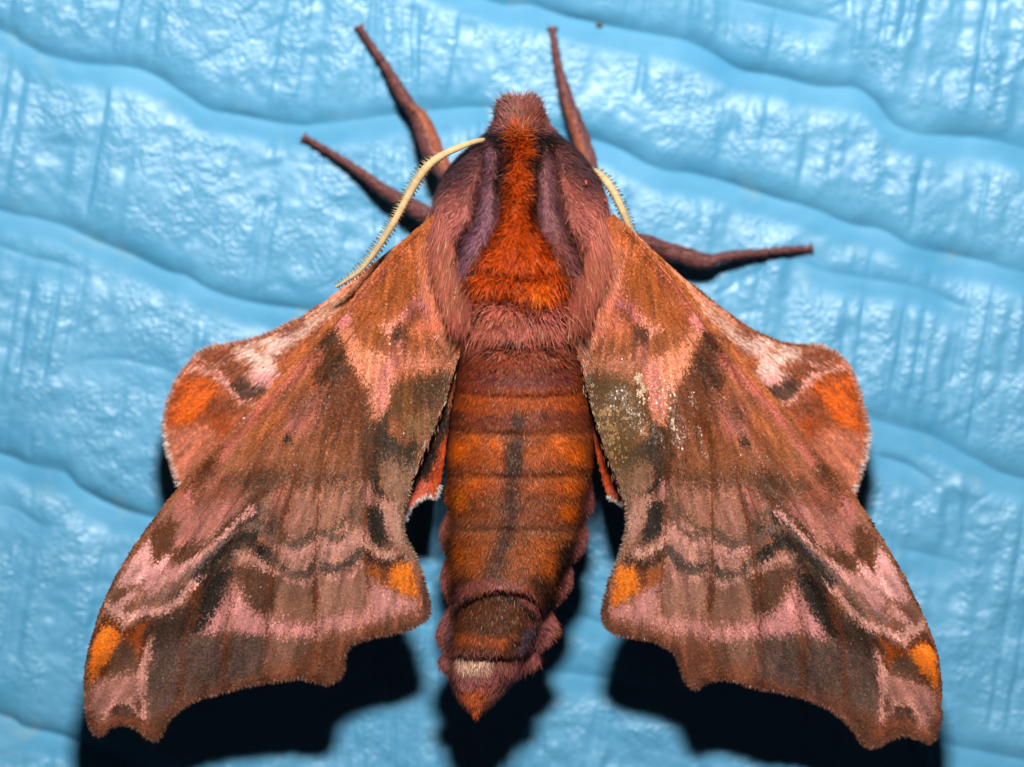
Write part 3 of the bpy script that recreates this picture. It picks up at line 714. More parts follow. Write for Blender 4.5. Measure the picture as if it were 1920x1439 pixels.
def ground_z(px, py):
    i = np.clip(np.searchsorted(gy, py) - 1, 0, ny - 1); j = np.clip(np.searchsorted(gx, px) - 1, 0, nx - 1)
    return zz[i, j]

# ------------------------------------------------------------------ the moth
moth = bpy.data.objects.new("moth", None)
col.objects.link(moth)
moth.empty_display_size = 0.01
moth["label"] = "brown and orange hawk moth with scalloped wings resting on blue vinyl"
moth["category"] = "moth"

def unit(v):
    return v / (np.linalg.norm(v, axis=-1, keepdims=True) + 1e-12)

def ribbons(name, root, dirs, nrm, length, width, color, parent, mat=M_HAIR, bend=None, segs=3, rough=(0.32, 0.7), tipc=1.12, rootc=0.72):
    """many tapering flat hairs as one mesh: root, direction, surface normal per hair"""
    n = len(root)
    dirs = unit(dirs); side = unit(np.cross(dirs, nrm))
    if bend is None: bend = np.zeros((n, 3))
    t = np.linspace(0, 1, segs + 1)
    wprof = np.array([0.75, 1.0, 0.8, 0.0]) if segs == 3 else np.array([0.8, 1.0, 0.0])
    vs = []; cs = []
    for k in range(segs + 1):
        c = root + dirs * (length * t[k])[:, None] + bend * ((t[k] ** 2) * length)[:, None]
        f = rootc + (tipc - rootc) * t[k]
        if k < segs:
            o = side * (width * wprof[k] * 0.5)[:, None]
            vs += [c - o, c + o]; cs += [color * f, color * f]
        else:
            vs += [c]; cs += [color * f]
    m = len(vs)
    V = np.stack(vs, 1).reshape(-1, 3); C = np.stack(cs, 1).reshape(-1, 3)
    base = (np.arange(n) * m)[:, None]
    flat = []; tot = []
    per = []
    for k in range(segs - 1):
        per += [2 * k, 2 * k + 1, 2 * k + 3, 2 * k + 2]; tot.append(4)
    per += [2 * (segs - 1), 2 * (segs - 1) + 1, 2 * segs]; tot.append(3)
    F = base + np.array(per)[None]
    R = np.repeat(rng.uniform(rough[0], rough[1], n), m)
    ob = make_mesh(name, V, F, np.tile(tot, n), mat, parent, C, {"rough": R}, True)
    ob["kind"] = "stuff"
    return ob

def scatter_in(poly, step):
    poly = np.asarray(poly, float)
    lo = poly.min(0); hi = poly.max(0)
    x, y = np.meshgrid(np.arange(lo[0], hi[0], step), np.arange(lo[1], hi[1], step * 0.87))
    x[1::2] += step / 2
    p = np.stack([x.ravel(), y.ravel()], 1)
    p += rng.uniform(-.45, .45, p.shape) * step
    return p[poly_sdf(p, poly) < -0.5]

def tube(name, pts, rad, mat, parent, color, sides=10, flatten=None, cap=True):
    """pts: world points; rad: radius per point"""
    pts = np.asarray(pts, float); n = len(pts)
    t = unit(np.gradient(pts, axis=0))
    up = np.array([0, 0, 1.0]); sd = np.cross(t, up)
    bad = np.linalg.norm(sd, axis=1) < 1e-6; sd[bad] = (1, 0, 0)
    sd = unit(sd); up2 = np.cross(sd, t)
    a = np.linspace(0, 2 * np.pi, sides, endpoint=False)
    fl_ = 1.0 if flatten is None else flatten
    rad = np.asarray(rad, float)
    ring = pts[:, None] + rad[:, None, None] * (np.cos(a)[None, :, None] * sd[:, None] + fl_ * np.sin(a)[None, :, None] * up2[:, None])
    V = ring.reshape(-1, 3)
    i = np.arange(n - 1)[:, None] * sides; j = np.arange(sides)[None]; j2 = (j + 1) % sides
    q = np.stack([i + j, i + j2, i + sides + j2, i + sides + j], -1).reshape(-1, 4)
    flat = list(q.ravel()); tot = [4] * len(q)
    if cap:
        flat += list(range(sides))[::-1]; tot.append(sides)
        flat += list(range((n - 1) * sides, n * sides)); tot.append(sides)
    color = np.asarray(color, float)
    C = np.repeat(color, sides, axis=0) if color.ndim == 2 else np.tile(color, (n * sides, 1))
    return make_mesh(name, V, flat, tot, mat, parent, C, None, True), t, sd, up2

# ---------- wings
def wing_z(ctrl):
    c = np.asarray(ctrl, float)
    return TPS(c[:, :2], c[:, 2], 1e-4)

VEINS_L = [
    [(792, 430), (690, 535), (645, 590), (545, 702), (430, 822), (345, 910), (270, 1012)],
    [(700, 580), (610, 690), (545, 770), (430, 900), (320, 1050), (250, 1180)],
    [(500, 868), (440, 945), (380, 1030), (325, 1115), (287, 1195), (271, 1270), (270, 1345)],
    [(520, 880), (470, 965), (418, 1050), (370, 1130), (348, 1190), (338, 1290)],
    [(536, 900), (510, 965), (468, 1050), (437, 1130), (423, 1190), (419, 1280)],
    [(556, 868), (550, 905), (531, 973), (517, 1040), (507, 1093), (502, 1140), (499, 1200), (497, 1262)],
    [(632, 790), (611, 840), (601, 893), (596, 957), (592, 1040), (592, 1137), (595, 1260)],
    [(705, 800), (690, 850), (684, 970), (682, 1027), (690, 1100), (698, 1178)],
]
def vein_field(p, veins, w=13.0):
    d = np.full(len(p), 1e9)
    for v in veins:
        d = np.minimum(d, line_dist(p, v))
    return np.exp(-(d / w) ** 2)

def build_wing(side, kind):
    left = side == 'L'
    if kind == 'fore':
        outline = np.array(L_FW if left else R_FW, float)
        ctrlL = [(812, 405, 12.6), (645, 580, 9.9), (340, 907, 9.2), (235, 1050, 8.9), (160, 1255, 8.6), (175, 1368, 8.0), (288, 1387, 8.6), (420, 1295, 9.2),
                 (520, 1275, 9.6), (618, 1281, 9.0), (660, 1207, 9.8), (800, 1145, 9.3), (752, 985, 10.2), (785, 870, 11.0), (864, 650, 12.0), (600, 900, 11.0),
                 (400, 1100, 10.0), (700, 760, 10.9), (230, 1300, 8.9)]
        toL = (lambda p: p) if left else (lambda p: R2L(p))
        veins = VEINS_L if left else [L2R(np.array(v, float)) for v in VEINS_L]
        zf = wing_z(ctrlL)
        paint = lambda p, dither=False: FW(toL(p), dither)
        base_pt = np.array([770., 340.]) if left else np.array([1190., 340.])
        extra = [] if left else [(1262, 842, 62, 75, .85), (1190, 800, 46, 70, .5)]
    else:
        outline = np.array(L_HW if left else R_HW, float)
        ctrlL = [(760, 445, 10.2), (640, 545, 7.9), (555, 600, 7.2), (470, 642, 6.6), (325, 735, 6.0), (312, 790, 6.0), (345, 905, 6.8), (430, 760, 7.3), (560, 1010, 7.2),
                 (757, 975, 8.2), (815, 930, 8.4), (832, 870, 8.8), (846, 760, 9.4), (600, 750, 8.0), (855, 600, 9.8)]
        toL = (lambda p: p) if left else (lambda p: HR2L(p))
        veins = []
        zf = wing_z(ctrlL)
        paint = lambda p, dither=False: HW(toL(p), dither)
        base_pt = np.array([840., 330.]) if left else np.array([1120., 330.])
        extra = []
    smooth_out = resample(np.vstack([outline, outline[:1]]), 4.0)[:-1]

    def Z(p):
        z = zf(toL(p))[:, 0]
        if veins:
            z = z + 0.22 * vein_field(p, veins, 11) + 0.10 * (fbm(p[:, 0] / 90, p[:, 1] / 90, 51) - .5)
            # gentle pleats between the veins
            d = p - base_pt
            ang = np.arctan2(d[:, 0], d[:, 1])
            r = np.linalg.norm(d, axis=1)
            z = z + 0.20 * np.sin(ang * 26 + (0 if left else 1.3)) * smooth(250, 600, r)
            for ex, ey, rx, ry, am in extra:
                z = z + am * np.exp(-((p[:, 0] - ex) / rx) ** 2 - ((p[:, 1] - ey) / ry) ** 2)
        else:
            z = z + 0.25 * (fbm(p[:, 0] / 70, p[:, 1] / 70, 52) - .5)
        return z * 1e-3
    def W(p): return U(p[:, 0], p[:, 1], Z(p))
    def N(p):
        e = 3.0
        ax = W(p + [e, 0]) - W(p - [e, 0]); ay = W(p + [0, e]) - W(p - [0, e])
        return unit(np.cross(ay, ax))
    # membrane
    step = 4.0
    lo = outline.min(0) - 8; hi = outline.max(0) + 8
    xs = np.arange(lo[0], hi[0], step); ys = np.arange(lo[1], hi[1], step)
    X, Y = np.meshgrid(xs, ys); pp = np.stack([X.ravel(), Y.ravel()], 1)
    sd = poly_sdf(pp, smooth_out)
    near = (np.abs(sd) < 3.2)
    pp2 = pp.copy(); pp2[near] = nearest_on(pp[near], smooth_out)
    ok = sd < 3.2
    I = np.arange(len(pp)).reshape(X.shape)
    q = np.stack([I[:-1, :-1], I[1:, :-1], I[1:, 1:], I[:-1, 1:]], -1).reshape(-1, 4)
    q = q[ok[q].all(1)]
    used = np.unique(q); remap = np.full(len(pp), -1); remap[used] = np.arange(len(used)); q = remap[q]
    P0 = pp2[used]
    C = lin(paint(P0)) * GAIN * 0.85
    name = 'forewing' if kind == 'fore' else 'hindwing'
    wing = quads(name, W(P0), q, M_MEMBRANE, moth, C)
    md = wing.modifiers.new("thickness", 'SOLIDIFY'); md.thickness = 0.00008; md.offset = -1
    # scales
    def flow(p):
        d = unit(p - base_pt)
        if kind == 'hind':
            c = np.stack([d[:, 0], d[:, 1]], 1)
            turn = smooth(640, 900, p[:, 1])[:, None]
            d = unit(c * (1 - .65 * turn) + np.array([(-0.35 if left else 0.35), 1.0]) * .65 * turn)
        return d
    def dir3(p, d2, lift):
        e = 4.0
        t = unit(W(p + d2 * e) - W(p - d2 * e))
        n = N(p)
        return unit(t * np.cos(lift)[:, None] + n * np.sin(lift)[:, None]), n
    if kind == 'fore':
        p = scatter_in(smooth_out, 2.15)
        if not left:   # rubbed patches on this wing; its pale strips also paint in a highlight
            worn = fbm(p[:, 0] / 16, p[:, 1] / 16, 61)
            zone = np.maximum(np.exp(-((p[:, 0] - 1235) / 55) ** 2 - ((p[:, 1] - 775) / 95) ** 2),
                              .9 * np.exp(-((p[:, 0] - 1160) / 50) ** 2 - ((p[:, 1] - 790) / 110) ** 2))
            worn2 = fbm(p[:, 0] / 5, p[:, 1] / 9, 62)
            olive = np.exp(-((p[:, 0] - 1150) / 48) ** 2 - ((p[:, 1] - 800) / 95) ** 2)
            gold = (.4 * worn + .6 * worn2) * (.55 + .75 * olive) > 0.62
            strip = np.exp(-((p[:, 0] - (1207 + (p[:, 1] - 740) * .25)) / 17) ** 2 - ((p[:, 1] - 735) / 52) ** 2)
            strip = np.maximum(strip, .9 * np.exp(-((p[:, 0] - (1268 + (p[:, 1] - 812) * .3)) / 10) ** 2 - ((p[:, 1] - 812) / 34) ** 2))
            pale = (worn2 * .6 + worn * .4) * (.4 + strip) > .60
            zone = np.maximum(zone * .6, np.exp(-(line_dist(p, [(1295, 735), (1322, 830), (1332, 990)]) / 7) ** 2))
            zone = np.maximum(zone, np.exp(-((p[:, 0] - 1268) / 18) ** 2 - ((p[:, 1] - 812) / 40) ** 2))
        n = len(p)
        f2 = flow(p)
        yaw = rng.normal(0, .16, n)
        c_, s_ = np.cos(yaw), np.sin(yaw)
        d2 = np.stack([f2[:, 0] * c_ - f2[:, 1] * s_, f2[:, 0] * s_ + f2[:, 1] * c_], 1)
        lift = np.abs(rng.normal(.12, .07, n)) + .03
        d3, nn = dir3(p, d2, lift)
        roll = rng.normal(0, .12, n)
        side = unit(np.cross(d3, nn)); n2 = np.cross(side, d3)
        side = side * np.cos(roll)[:, None] + n2 * np.sin(roll)[:, None]
        root = W(p - f2 * 3.0) + nn * 3e-5
        L = rng.uniform(5.5, 8.0, n) * S; Wd = rng.uniform(2.4, 3.6, n) * S
        # colour taken a little up or down the wing, so borders are toothed
        cp = p + f2 * rng.normal(0, 3.0, n)[:, None] + rng.normal(0, 1.2, (n, 2))
        c = paint(cp, True)
        odd = rng.random(n)
        mixn = np.where(odd < .05, .3, 0)[:, None]
        c = c * (1 - mixn) + mixn * np.where((rng.random(n) < .5)[:, None], np.array([70., 46., 32.]), np.array([214., 150., 120.]))
        if not left:
            ol = np.clip(olive * 1.3, 0, .85)[:, None]
            c = c * (1 - ol) + ol * np.array([104., 76., 46.])
            c = np.where((gold)[:, None], np.array([180., 134., 88.]) * rng.uniform(.7, 1.1, n)[:, None], c)
            c = np.where((pale)[:, None], np.array([222., 188., 156.]) * rng.uniform(.8, 1.1, n)[:, None], c)  # worn pale grains, with the wing's glossy highlight painted into their colour
        c = lin(np.clip(c, 0, 255)) * GAIN * np.exp(rng.normal(0.02, .09, n))[:, None]
        c = c * (1 + rng.normal(0, .04, (n, 3)))
        c = np.clip(c, 0.003, .95)
        prof = [(-.3, 0), (.3, 0), (.5, .6), (.36, 1.0), (-.36, 1.0), (-.5, .6)]
        vs = np.stack([root + side * (Wd * a)[:, None] + d3 * (L * b_)[:, None] for a, b_ in prof], 1)
        m = len(prof)
        F = (np.arange(n) * m)[:, None] + np.arange(m)[None]
        shade_ = np.array([.86, .86, 1.0, 1.06, 1.06, 1.0])
        C = (c[:, None] * shade_[None, :, None]).reshape(-1, 3)
        rough = rng.uniform(.42, .8, n)
        glint = rng.random(n) < .02
        rough[glint] = rng.uniform(.18, .3, glint.sum())
        if not left:
            rough[zone > .35] = rng.uniform(.2, .4, (zone > .35).sum())
        sc = make_mesh("wing_scales", vs.reshape(-1, 3), F, np.full(n, m), M_SCALE, wing, C, {"rough": np.repeat(rough, m)}, False)
        sc["kind"] = "stuff"
        # veins
        for v in veins:
            q = resample(v, 8)
            w3 = W(q) + np.array([0, 0, 2.5e-5])
            r = np.linspace(2.2, 1.3, len(q)) * S
            cv = lin(0.55 * paint(q) + 0.45 * np.array([140., 62., 24.])) * GAIN
            tube("vein", w3, r, M_VEIN, wing, cv, 6)
        # long pale hairs rooted along the inner margin
        inner = np.array((L_FW if left else R_FW)[-15:-4], float)
        q = resample(inner, 1.0)
        q = q + rng.normal(0, 5, q.shape) + np.array([(-5 if left else 5), 0])
        k = len(q)
        d2 = unit(np.stack([np.full(k, -.28 if left else .28), np.ones(k)], 1) + rng.normal(0, .14, (k, 2)))
        d3, nn = dir3(q, d2, rng.uniform(.1, .45, k))
        cc = lin(np.clip(np.where((rng.random(k) < .3)[:, None], np.array([176., 146., 112.]), 0.7 * paint(q) + 20), 0, 255)) * GAIN
        ribbons("margin_hair", W(q) + nn * 2e-5, d3, nn, rng.uniform(7, 13, k) * S, rng.uniform(0.9, 1.5, k) * S, cc, wing, rough=(.3, .6))
        q = scatter_in([(785, 455), (830, 430), (868, 520), (872, 620), (845, 660), (805, 600), (788, 520)] if left else
                       [(1167, 455), (1120, 430), (1082, 520), (1074, 620), (1098, 660), (1140, 600), (1160, 520)], 1.8)
        k = len(q)
        d2 = unit(np.stack([np.full(k, -.12 if left else .12), np.ones(k)], 1) + rng.normal(0, .16, (k, 2)))
        d3, nn = dir3(q, d2, rng.uniform(.12, .4, k))
        cc = lin(np.clip(paint(q, True), 0, 255)) * GAIN * np.exp(rng.normal(0, .2, k))[:, None]
        ribbons("basal_hair", W(q), d3, nn, rng.uniform(14, 26, k) * S, rng.uniform(1.0, 1.7, k) * S, cc, wing, rough=(.3, .6))
        edges = [(np.array(L_OUTER if left else R_OUTER, float), (7, 12), (112, 72, 56), .55),
                 (np.array((L_FW if left else R_FW)[-16:-10], float), (8, 13), (150, 120, 100), .6)]
    else:
        p = scatter_in(smooth_out, 2.2)
        fsd = poly_sdf(p, np.array(L_FW if left else R_FW, float))
        p = p[(fsd > -14)]
        n = len(p)
        f2 = flow(p)
        yaw = rng.normal(0, .2, n) + (fbm(p[:, 0] / 30, p[:, 1] / 30, 66) - .5) * .5
        c_, s_ = np.cos(yaw), np.sin(yaw)
        d2 = np.stack([f2[:, 0] * c_ - f2[:, 1] * s_, f2[:, 0] * s_ + f2[:, 1] * c_], 1)
        d3, nn = dir3(p, d2, np.abs(rng.normal(.2, .1, n)))
        cp = p + f2 * rng.normal(4, 3, n)[:, None]
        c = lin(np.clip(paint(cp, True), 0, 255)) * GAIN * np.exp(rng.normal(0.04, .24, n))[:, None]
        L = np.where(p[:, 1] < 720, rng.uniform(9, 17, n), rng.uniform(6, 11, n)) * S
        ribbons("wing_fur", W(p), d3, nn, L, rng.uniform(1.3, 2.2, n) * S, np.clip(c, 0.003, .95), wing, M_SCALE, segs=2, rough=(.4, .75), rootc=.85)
        o = np.array(L_HW if left else R_HW, float)
        if left:
            edges = [(o[5:19], (7, 15), (196, 128, 104), .5), (o[15:19], (8, 16), (226, 196, 188), .4), (o[23:29], (7, 12), (206, 196, 190), .5),
                     (o[4:13], (4, 9), (150, 90, 60), .2)]
        else:
            edges = [(o[8:18], (7, 15), (196, 128, 104), .5), (o[14:18], (8, 16), (226, 196, 188), .4), (o[21:26], (7, 12), (206, 196, 190), .5),
                     (o[3:11], (4, 9), (150, 90, 60), .2)]
    # fringe
    rt = []; dr = []; nm = []; ln = []; cl = []
    for e, (l0, l1), ccol, pale in edges:
        q = resample(e, 0.42)
        tg = unit(np.gradient(q, axis=0)); nrm2 = np.stack([tg[:, 1], -tg[:, 0]], 1)
        if poly_sdf(q[len(q) // 2][None] + nrm2[len(q) // 2][None] * 6, smooth_out)[0] < 0: nrm2 = -nrm2
        q = q - nrm2 * rng.uniform(1, 6, len(q))[:, None]
        d2 = unit(nrm2 + rng.normal(0, .13, q.shape) + 0.25 * flow(q))
        d3, nn = dir3(q, d2, rng.normal(.05, .18, len(q)))
        rt.append(W(q)); dr.append(d3); nm.append(nn); ln.append(rng.uniform(l0, l1, len(q)) * S)
        base = np.asarray(ccol, float)[None] * np.exp(rng.normal(0, .2, len(q)))[:, None]
        cl.append(lin(np.clip(base, 0, 255)) * GAIN)
    rt = np.vstack(rt)
    ribbons("fringe", rt, np.vstack(dr), np.vstack(nm), np.concatenate(ln), rng.uniform(1.4, 2.4, len(rt)) * S, np.vstack(cl), wing, segs=2, rough=(.3, .7))
    return wing

for sd_ in ('L', 'R'):
    build_wing(sd_, 'hind')
    build_wing(sd_, 'fore')

# ---------- body: one continuous lofted mesh from brow to tail
KY = np.array([186, 200, 215, 240, 262, 290, 320, 350, 400, 450, 500, 560, 600, 650, 700, 760, 850, 950, 1000, 1050, 1100, 1150, 1200, 1235, 1260, 1290, 1318, 1338], float)
KHW = np.array([24, 35, 42, 54, 78, 112, 136, 152, 164, 163, 148, 121, 108, 106, 114, 126, 135, 134, 130, 122, 108, 92, 86, 76, 66, 50, 28, 6], float)
KCX = np.array([975, 975, 975, 977, 978, 977, 976, 976, 976, 976, 975, 974, 973, 975, 977, 977, 976, 971, 964, 956, 947, 937, 924, 915, 909, 901, 896, 893], float)
KZT = np.array([9.2, 10.2, 11.0, 12.0, 12.8, 13.8, 14.6, 15.2, 15.7, 15.7, 15.3, 14.6, 14.1, 13.9, 13.9, 13.9, 13.8, 13.5, 13.4, 13.3, 13.2, 12.8, 12.4, 11.8, 11.5, 10.9, 10.5, 10.1])
KZB = np.array([7.6, 6.4, 5.6, 4.6, 4.0, 3.5, 3.2, 3.0, 2.8, 3.0, 3.6, 4.6, 5.2, 5.4, 5.4, 5.2, 5.0, 5.2, 5.4, 5.8, 6.2, 6.6, 7.0, 7.6, 8.0, 8.6, 9.2, 9.8])
ysamp = np.arange(186, 1338.1, 3.0)
def kin(K, y):
    q = resample(np.stack([KY, K], 1), 2.0)
    return np.interp(y, q[:, 0], q[:, 1])
hwv, cxv, ztv, zbv = (kin(K, ysamp) for K in (KHW, KCX, KZT, KZB))
NS = 120
th = np.linspace(0, 2 * np.pi, NS, endpoint=False)
RIMS = [(690, -10, .15), (736, -10, .34), (806, -4, .16), (886, 4, .13), (986, 10, .15), (1106, 46, .6), (1228, -6, .45)]
def rims(py, xi):
    """overlapping abdomen rings: each swells to its rear rim and drops to the next"""
    out = np.zeros_like(py)
    for y0, cv, dr in RIMS:
        v = y0 + cv * xi ** 2 - py
        out += dr * np.exp(-np.maximum(v, 0) / 45.0) * smooth(-9, 6, v)
    return out
T_GROOVE_L = np.array([(905, 262), (908, 325), (896, 359), (887, 420), (868, 441), (850, 497), (842, 545)], float)
T_GROOVE_R = np.array([(1036, 270), (1040, 331), (1052, 392), (1066, 435), (1086, 478), (1093, 515), (1098, 560)], float)
T_CREST_L = np.array([(940, 262), (940, 350), (932, 420), (915, 470)], float)
T_CREST_R = np.array([(1012, 262), (1005, 350), (1008, 420), (1030, 470)], float)
def relief(px, py, xi):
    p = np.stack([px, py], 1)
    d = np.zeros(len(p))
    th_ = smooth(250, 300, py) * (1 - smooth(560, 620, py))
    d -= 1.15 * th_ * np.exp(-(line_dist(p, T_GROOVE_L) / 10) ** 2)
    d -= 1.15 * th_ * np.exp(-(line_dist(p, T_GROOVE_R) / 10) ** 2)
    d -= .9 * th_ * np.exp(-(line_dist(p, T_CREST_L) / 10) ** 2)
    d -= .9 * th_ * np.exp(-(line_dist(p, T_CREST_R) / 10) ** 2)
    d += 0.5 * th_ * np.exp(-((px - 974) / 20) ** 2) * (1 - smooth(430, 500, py))
    d -= 0.5 * np.exp(-((py - 512) / 9) ** 2) * (np.abs(px - 965) < 90)
    d -= 0.7 * np.exp(-((py - 566 - 6 * np.sin(px / 22)) / 10) ** 2) * (np.abs(xi) < .9)
    d -= 0.8 * np.exp(-((py - 648 - 4 * np.sin(px / 15)) / 11) ** 2)
    ab = smooth(640, 660, py)
    d += ab * rims(py, xi)
    d += 0.25 * (fbm(px / 22, py / 22, 91) - .5)
    return d
xi = np.cos(th)
rowsV = []; bodyC = []
for y, hw_, cx_, zt, zb in zip(ysamp, hwv, cxv, ztv, zbv):
    zc = zb + (zt - zb) * (0.46 if y < 620 else 0.40)
    s_ = np.sin(th); c_ = np.cos(th)
    up = s_ > 0
    px = cx_ + hw_ * np.sign(c_) * np.abs(c_) ** np.where(up, .82, 1.0)
    z = np.where(up, zc + (zt - zc) * np.abs(s_) ** .9, zc - (zc - zb) * np.abs(s_) ** .9)
    if 860 < y < 1270:   # scalloped lateral flange
        k = smooth(860, 980, np.array([y]))[0] * (1 - smooth(1240, 1270, np.array([y]))[0])
        g = np.exp(-((s_ + .22) / .24) ** 2)
        px = cx_ + (px - cx_) * (1 - .10 * k)
        scL = 0.35 + 0.65 * np.abs(np.sin((y - 955) / 88 * np.pi)) ** .8
        scR = 0.35 + 0.65 * np.abs(np.sin((y - 975) / 82 * np.pi)) ** .8
        tail = smooth(1140, 1190, np.array([y]))[0]
        px = px + np.sign(c_) * g * k * np.where(c_ < 0, scL * (24 + 8 * tail), scR * (26 + 16 * tail))
    py = np.full(NS, y)
    dz = relief(px, py, c_) * np.clip(s_, 0, 1) ** .6
    z = z + dz
    rowsV.append(U(px, py, z * 1e-3))
    bodyC.append(np.stack([px, py], 1))
BV = np.vstack(rowsV); BP = np.vstack(bodyC)
nr = len(ysamp)
i = np.arange(nr - 1)[:, None] * NS; j = np.arange(NS)[None]; j2 = (j + 1) % NS
BQ = np.stack([i + j, i + j2, i + NS + j2, i + NS + j], -1).reshape(-1, 4)
flat = list(BQ.ravel()) + list(range(NS)) + list(range((nr - 1) * NS, nr * NS))[::-1]
tot = [4] * len(BQ) + [NS, NS]
BC = lin(np.clip(BODY(BP), 0, 255)) * GAIN * 0.6
body = make_mesh("body", BV, flat, tot, M_BODY, moth, BC, None, True)
body["label"] = "furry plum and orange body with banded abdomen"

# ---------- body fur, rooted on the mesh
a_, b_, c_, d_ = (BV[BQ[:, k]] for k in range(4))
ctr = (a_ + b_ + c_ + d_) / 4
fn = np.cross(c_ - a_, d_ - b_); area = np.linalg.norm(fn, axis=1) / 2; fn = unit(fn)
# orient outward
zmid = np.repeat((ztv + zbv)[:-1] / 2, NS) * 1e-3
cxm = U(np.repeat(cxv[:-1], NS), np.repeat(ysamp[:-1], NS), zmid)
if (np.einsum('ij,ij->i', fn, ctr - cxm) < 0).mean() > .5: fn = -fn
vis = fn[:, 2] > -0.35
wgt = area * vis
cp_ = P(ctr)
wgt = wgt * np.where(cp_[:, 1] < 660, 1.15, 1.2)
NH = 170000
pick = rng.choice(len(BQ), NH, p=wgt / wgt.sum())
u_, v_ = rng.random(NH), rng.random(NH)
root = (a_[pick] * ((1 - u_) * (1 - v_))[:, None] + b_[pick] * (u_ * (1 - v_))[:, None] + c_[pick] * (u_ * v_)[:, None] + d_[pick] * ((1 - u_) * v_)[:, None])
nrm = fn[pick]
rp = P(root)
px, py = rp[:, 0], rp[:, 1]
cxr = np.interp(py, ysamp, cxv); hwr = np.interp(py, ysamp, hwv)
x_ = np.clip((px - cxr) / hwr, -1.3, 1.3)
# combing direction on the picture plane: backwards, fanning outwards
dx = x_ * .45; dy = np.ones(NH)
head = 1 - smooth(225, 262, py)
dx = dx * (1 - head) + head * x_ * .8; dy = dy * (1 - head) - head * 1.0
tail = smooth(1180, 1260, py)
dx = dx * (1 - tail) - tail * (x_ * .35 + .12)
crest = np.exp(-(np.abs(px - 974) / (26 + 60 * smooth(400, 520, py))) ** 4) * smooth(240, 262, py) * (1 - smooth(575, 600, py))
swirl = (fbm(px / 26, py / 26, 93) - .5) * 2.4
ang = swirl * (0.35 + 0.9 * crest) + rng.normal(0, .20 + .35 * crest, NH)
ca, sa = np.cos(ang), np.sin(ang)
dx, dy = dx * ca - dy * sa, dx * sa + dy * ca
d3 = np.stack([dx, -dy, np.zeros(NH)], 1)
d3 = unit(d3 - nrm * np.einsum('ij,ij->i', d3, nrm)[:, None])
lift = np.where(py < 600, .45, .55) + crest * .45 - smooth(680, 740, py) * .28
lift = np.clip(lift + rng.normal(0, .14, NH), .05, 1.3)
d3 = unit(d3 * np.cos(lift)[:, None] + nrm * np.sin(lift)[:, None])
ln = np.interp(py, [186, 260, 300, 450, 540, 600, 660, 720, 1080, 1120, 1180, 1240, 1338], [20, 14, 12, 13, 18, 25, 19, 10, 9, 12, 11, 15, 15])
ln = ln * (1 + .45 * crest) * np.where(rng.random(NH) < .10 * (py < 660), rng.uniform(1.2, 1.8, NH), rng.uniform(.5, 1.2, NH))
sidefl = smooth(.82, 1.0, np.abs(x_)) * smooth(860, 950, py)
ln = ln * (1 + .1 * sidefl)
tegL = smooth(440, 520, py) * (1 - smooth(600, 640, py)) * smooth(.55, .8, np.abs(x_))
ln = ln * (1 + .8 * tegL)
nfan = np.stack([dx, dy], 1)
cpos = rp + rng.normal(0, 3.0, rp.shape)
hc = lin(np.clip(BODY(cpos), 0, 255)) * GAIN * np.exp(rng.normal(.12, .26, NH))[:, None]
pale = (rng.random(NH) < .02 + .22 * tegL + .10 * np.exp(-((py - 640) / 30) ** 2))
hc[pale] = hc[pale] * .4 + .6 * lin((206, 158, 108)) * GAIN
bend = np.stack([rng.normal(0, .12, NH), rng.normal(-.05, .12, NH), rng.normal(-.18, .12, NH)], 1)
ribbons("body_fur", root - nrm * 2e-5, d3, nrm, ln * S, rng.uniform(0.9, 1.6, NH) * S, np.clip(hc, .002, .95), body, bend=bend, rough=(.42, .8))

# long combed hairs that sweep from the shoulders over the wing bases
def shoulder(side):
    sgn = -1 if side == 'L' else 1
    k = 3600
    t = rng.random(k)
    x0 = (np.interp(t, [0, .5, 1], [806, 818, 850]) if side == 'L' else np.interp(t, [0, .5, 1], [1142, 1134, 1096]))
    y0 = np.interp(t, [0, .5, 1], [420, 480, 590])
    x0 = x0 - sgn * rng.uniform(-8, 34, k); y0 = y0 + rng.normal(0, 14, k)
    z0 = np.interp(np.abs(x0 - 975), [90, 130, 150, 175], [14.2, 13.7, 13.1, 12.2]) * 1e-3
    r0 = U(x0, y0, z0)
    d = unit(np.stack([sgn * np.interp(t, [0, 1], [.22, -.02]) + rng.normal(0, .10, k), -np.ones(k), rng.normal(-.16, .08, k)], 1))
    nn = unit(np.stack([np.full(k, sgn * .35), np.zeros(k), np.ones(k)], 1))
    q = np.stack([x0, y0], 1)
    c = lin(np.clip(BODY(q), 0, 255))
    g = rng.random(k) < .07
    c[g] = lin((206, 158, 116))
    o = rng.random(k) < .3
    c[o] = lin((176, 96, 76))
    c = c * GAIN * np.exp(rng.normal(.05, .22, k))[:, None]
    ribbons("shoulder_hair", r0, d, nn, rng.uniform(18, 44, k) * S, rng.uniform(0.9, 1.5, k) * S, c, body, rough=(.2, .5))
shoulder('L'); shoulder('R')

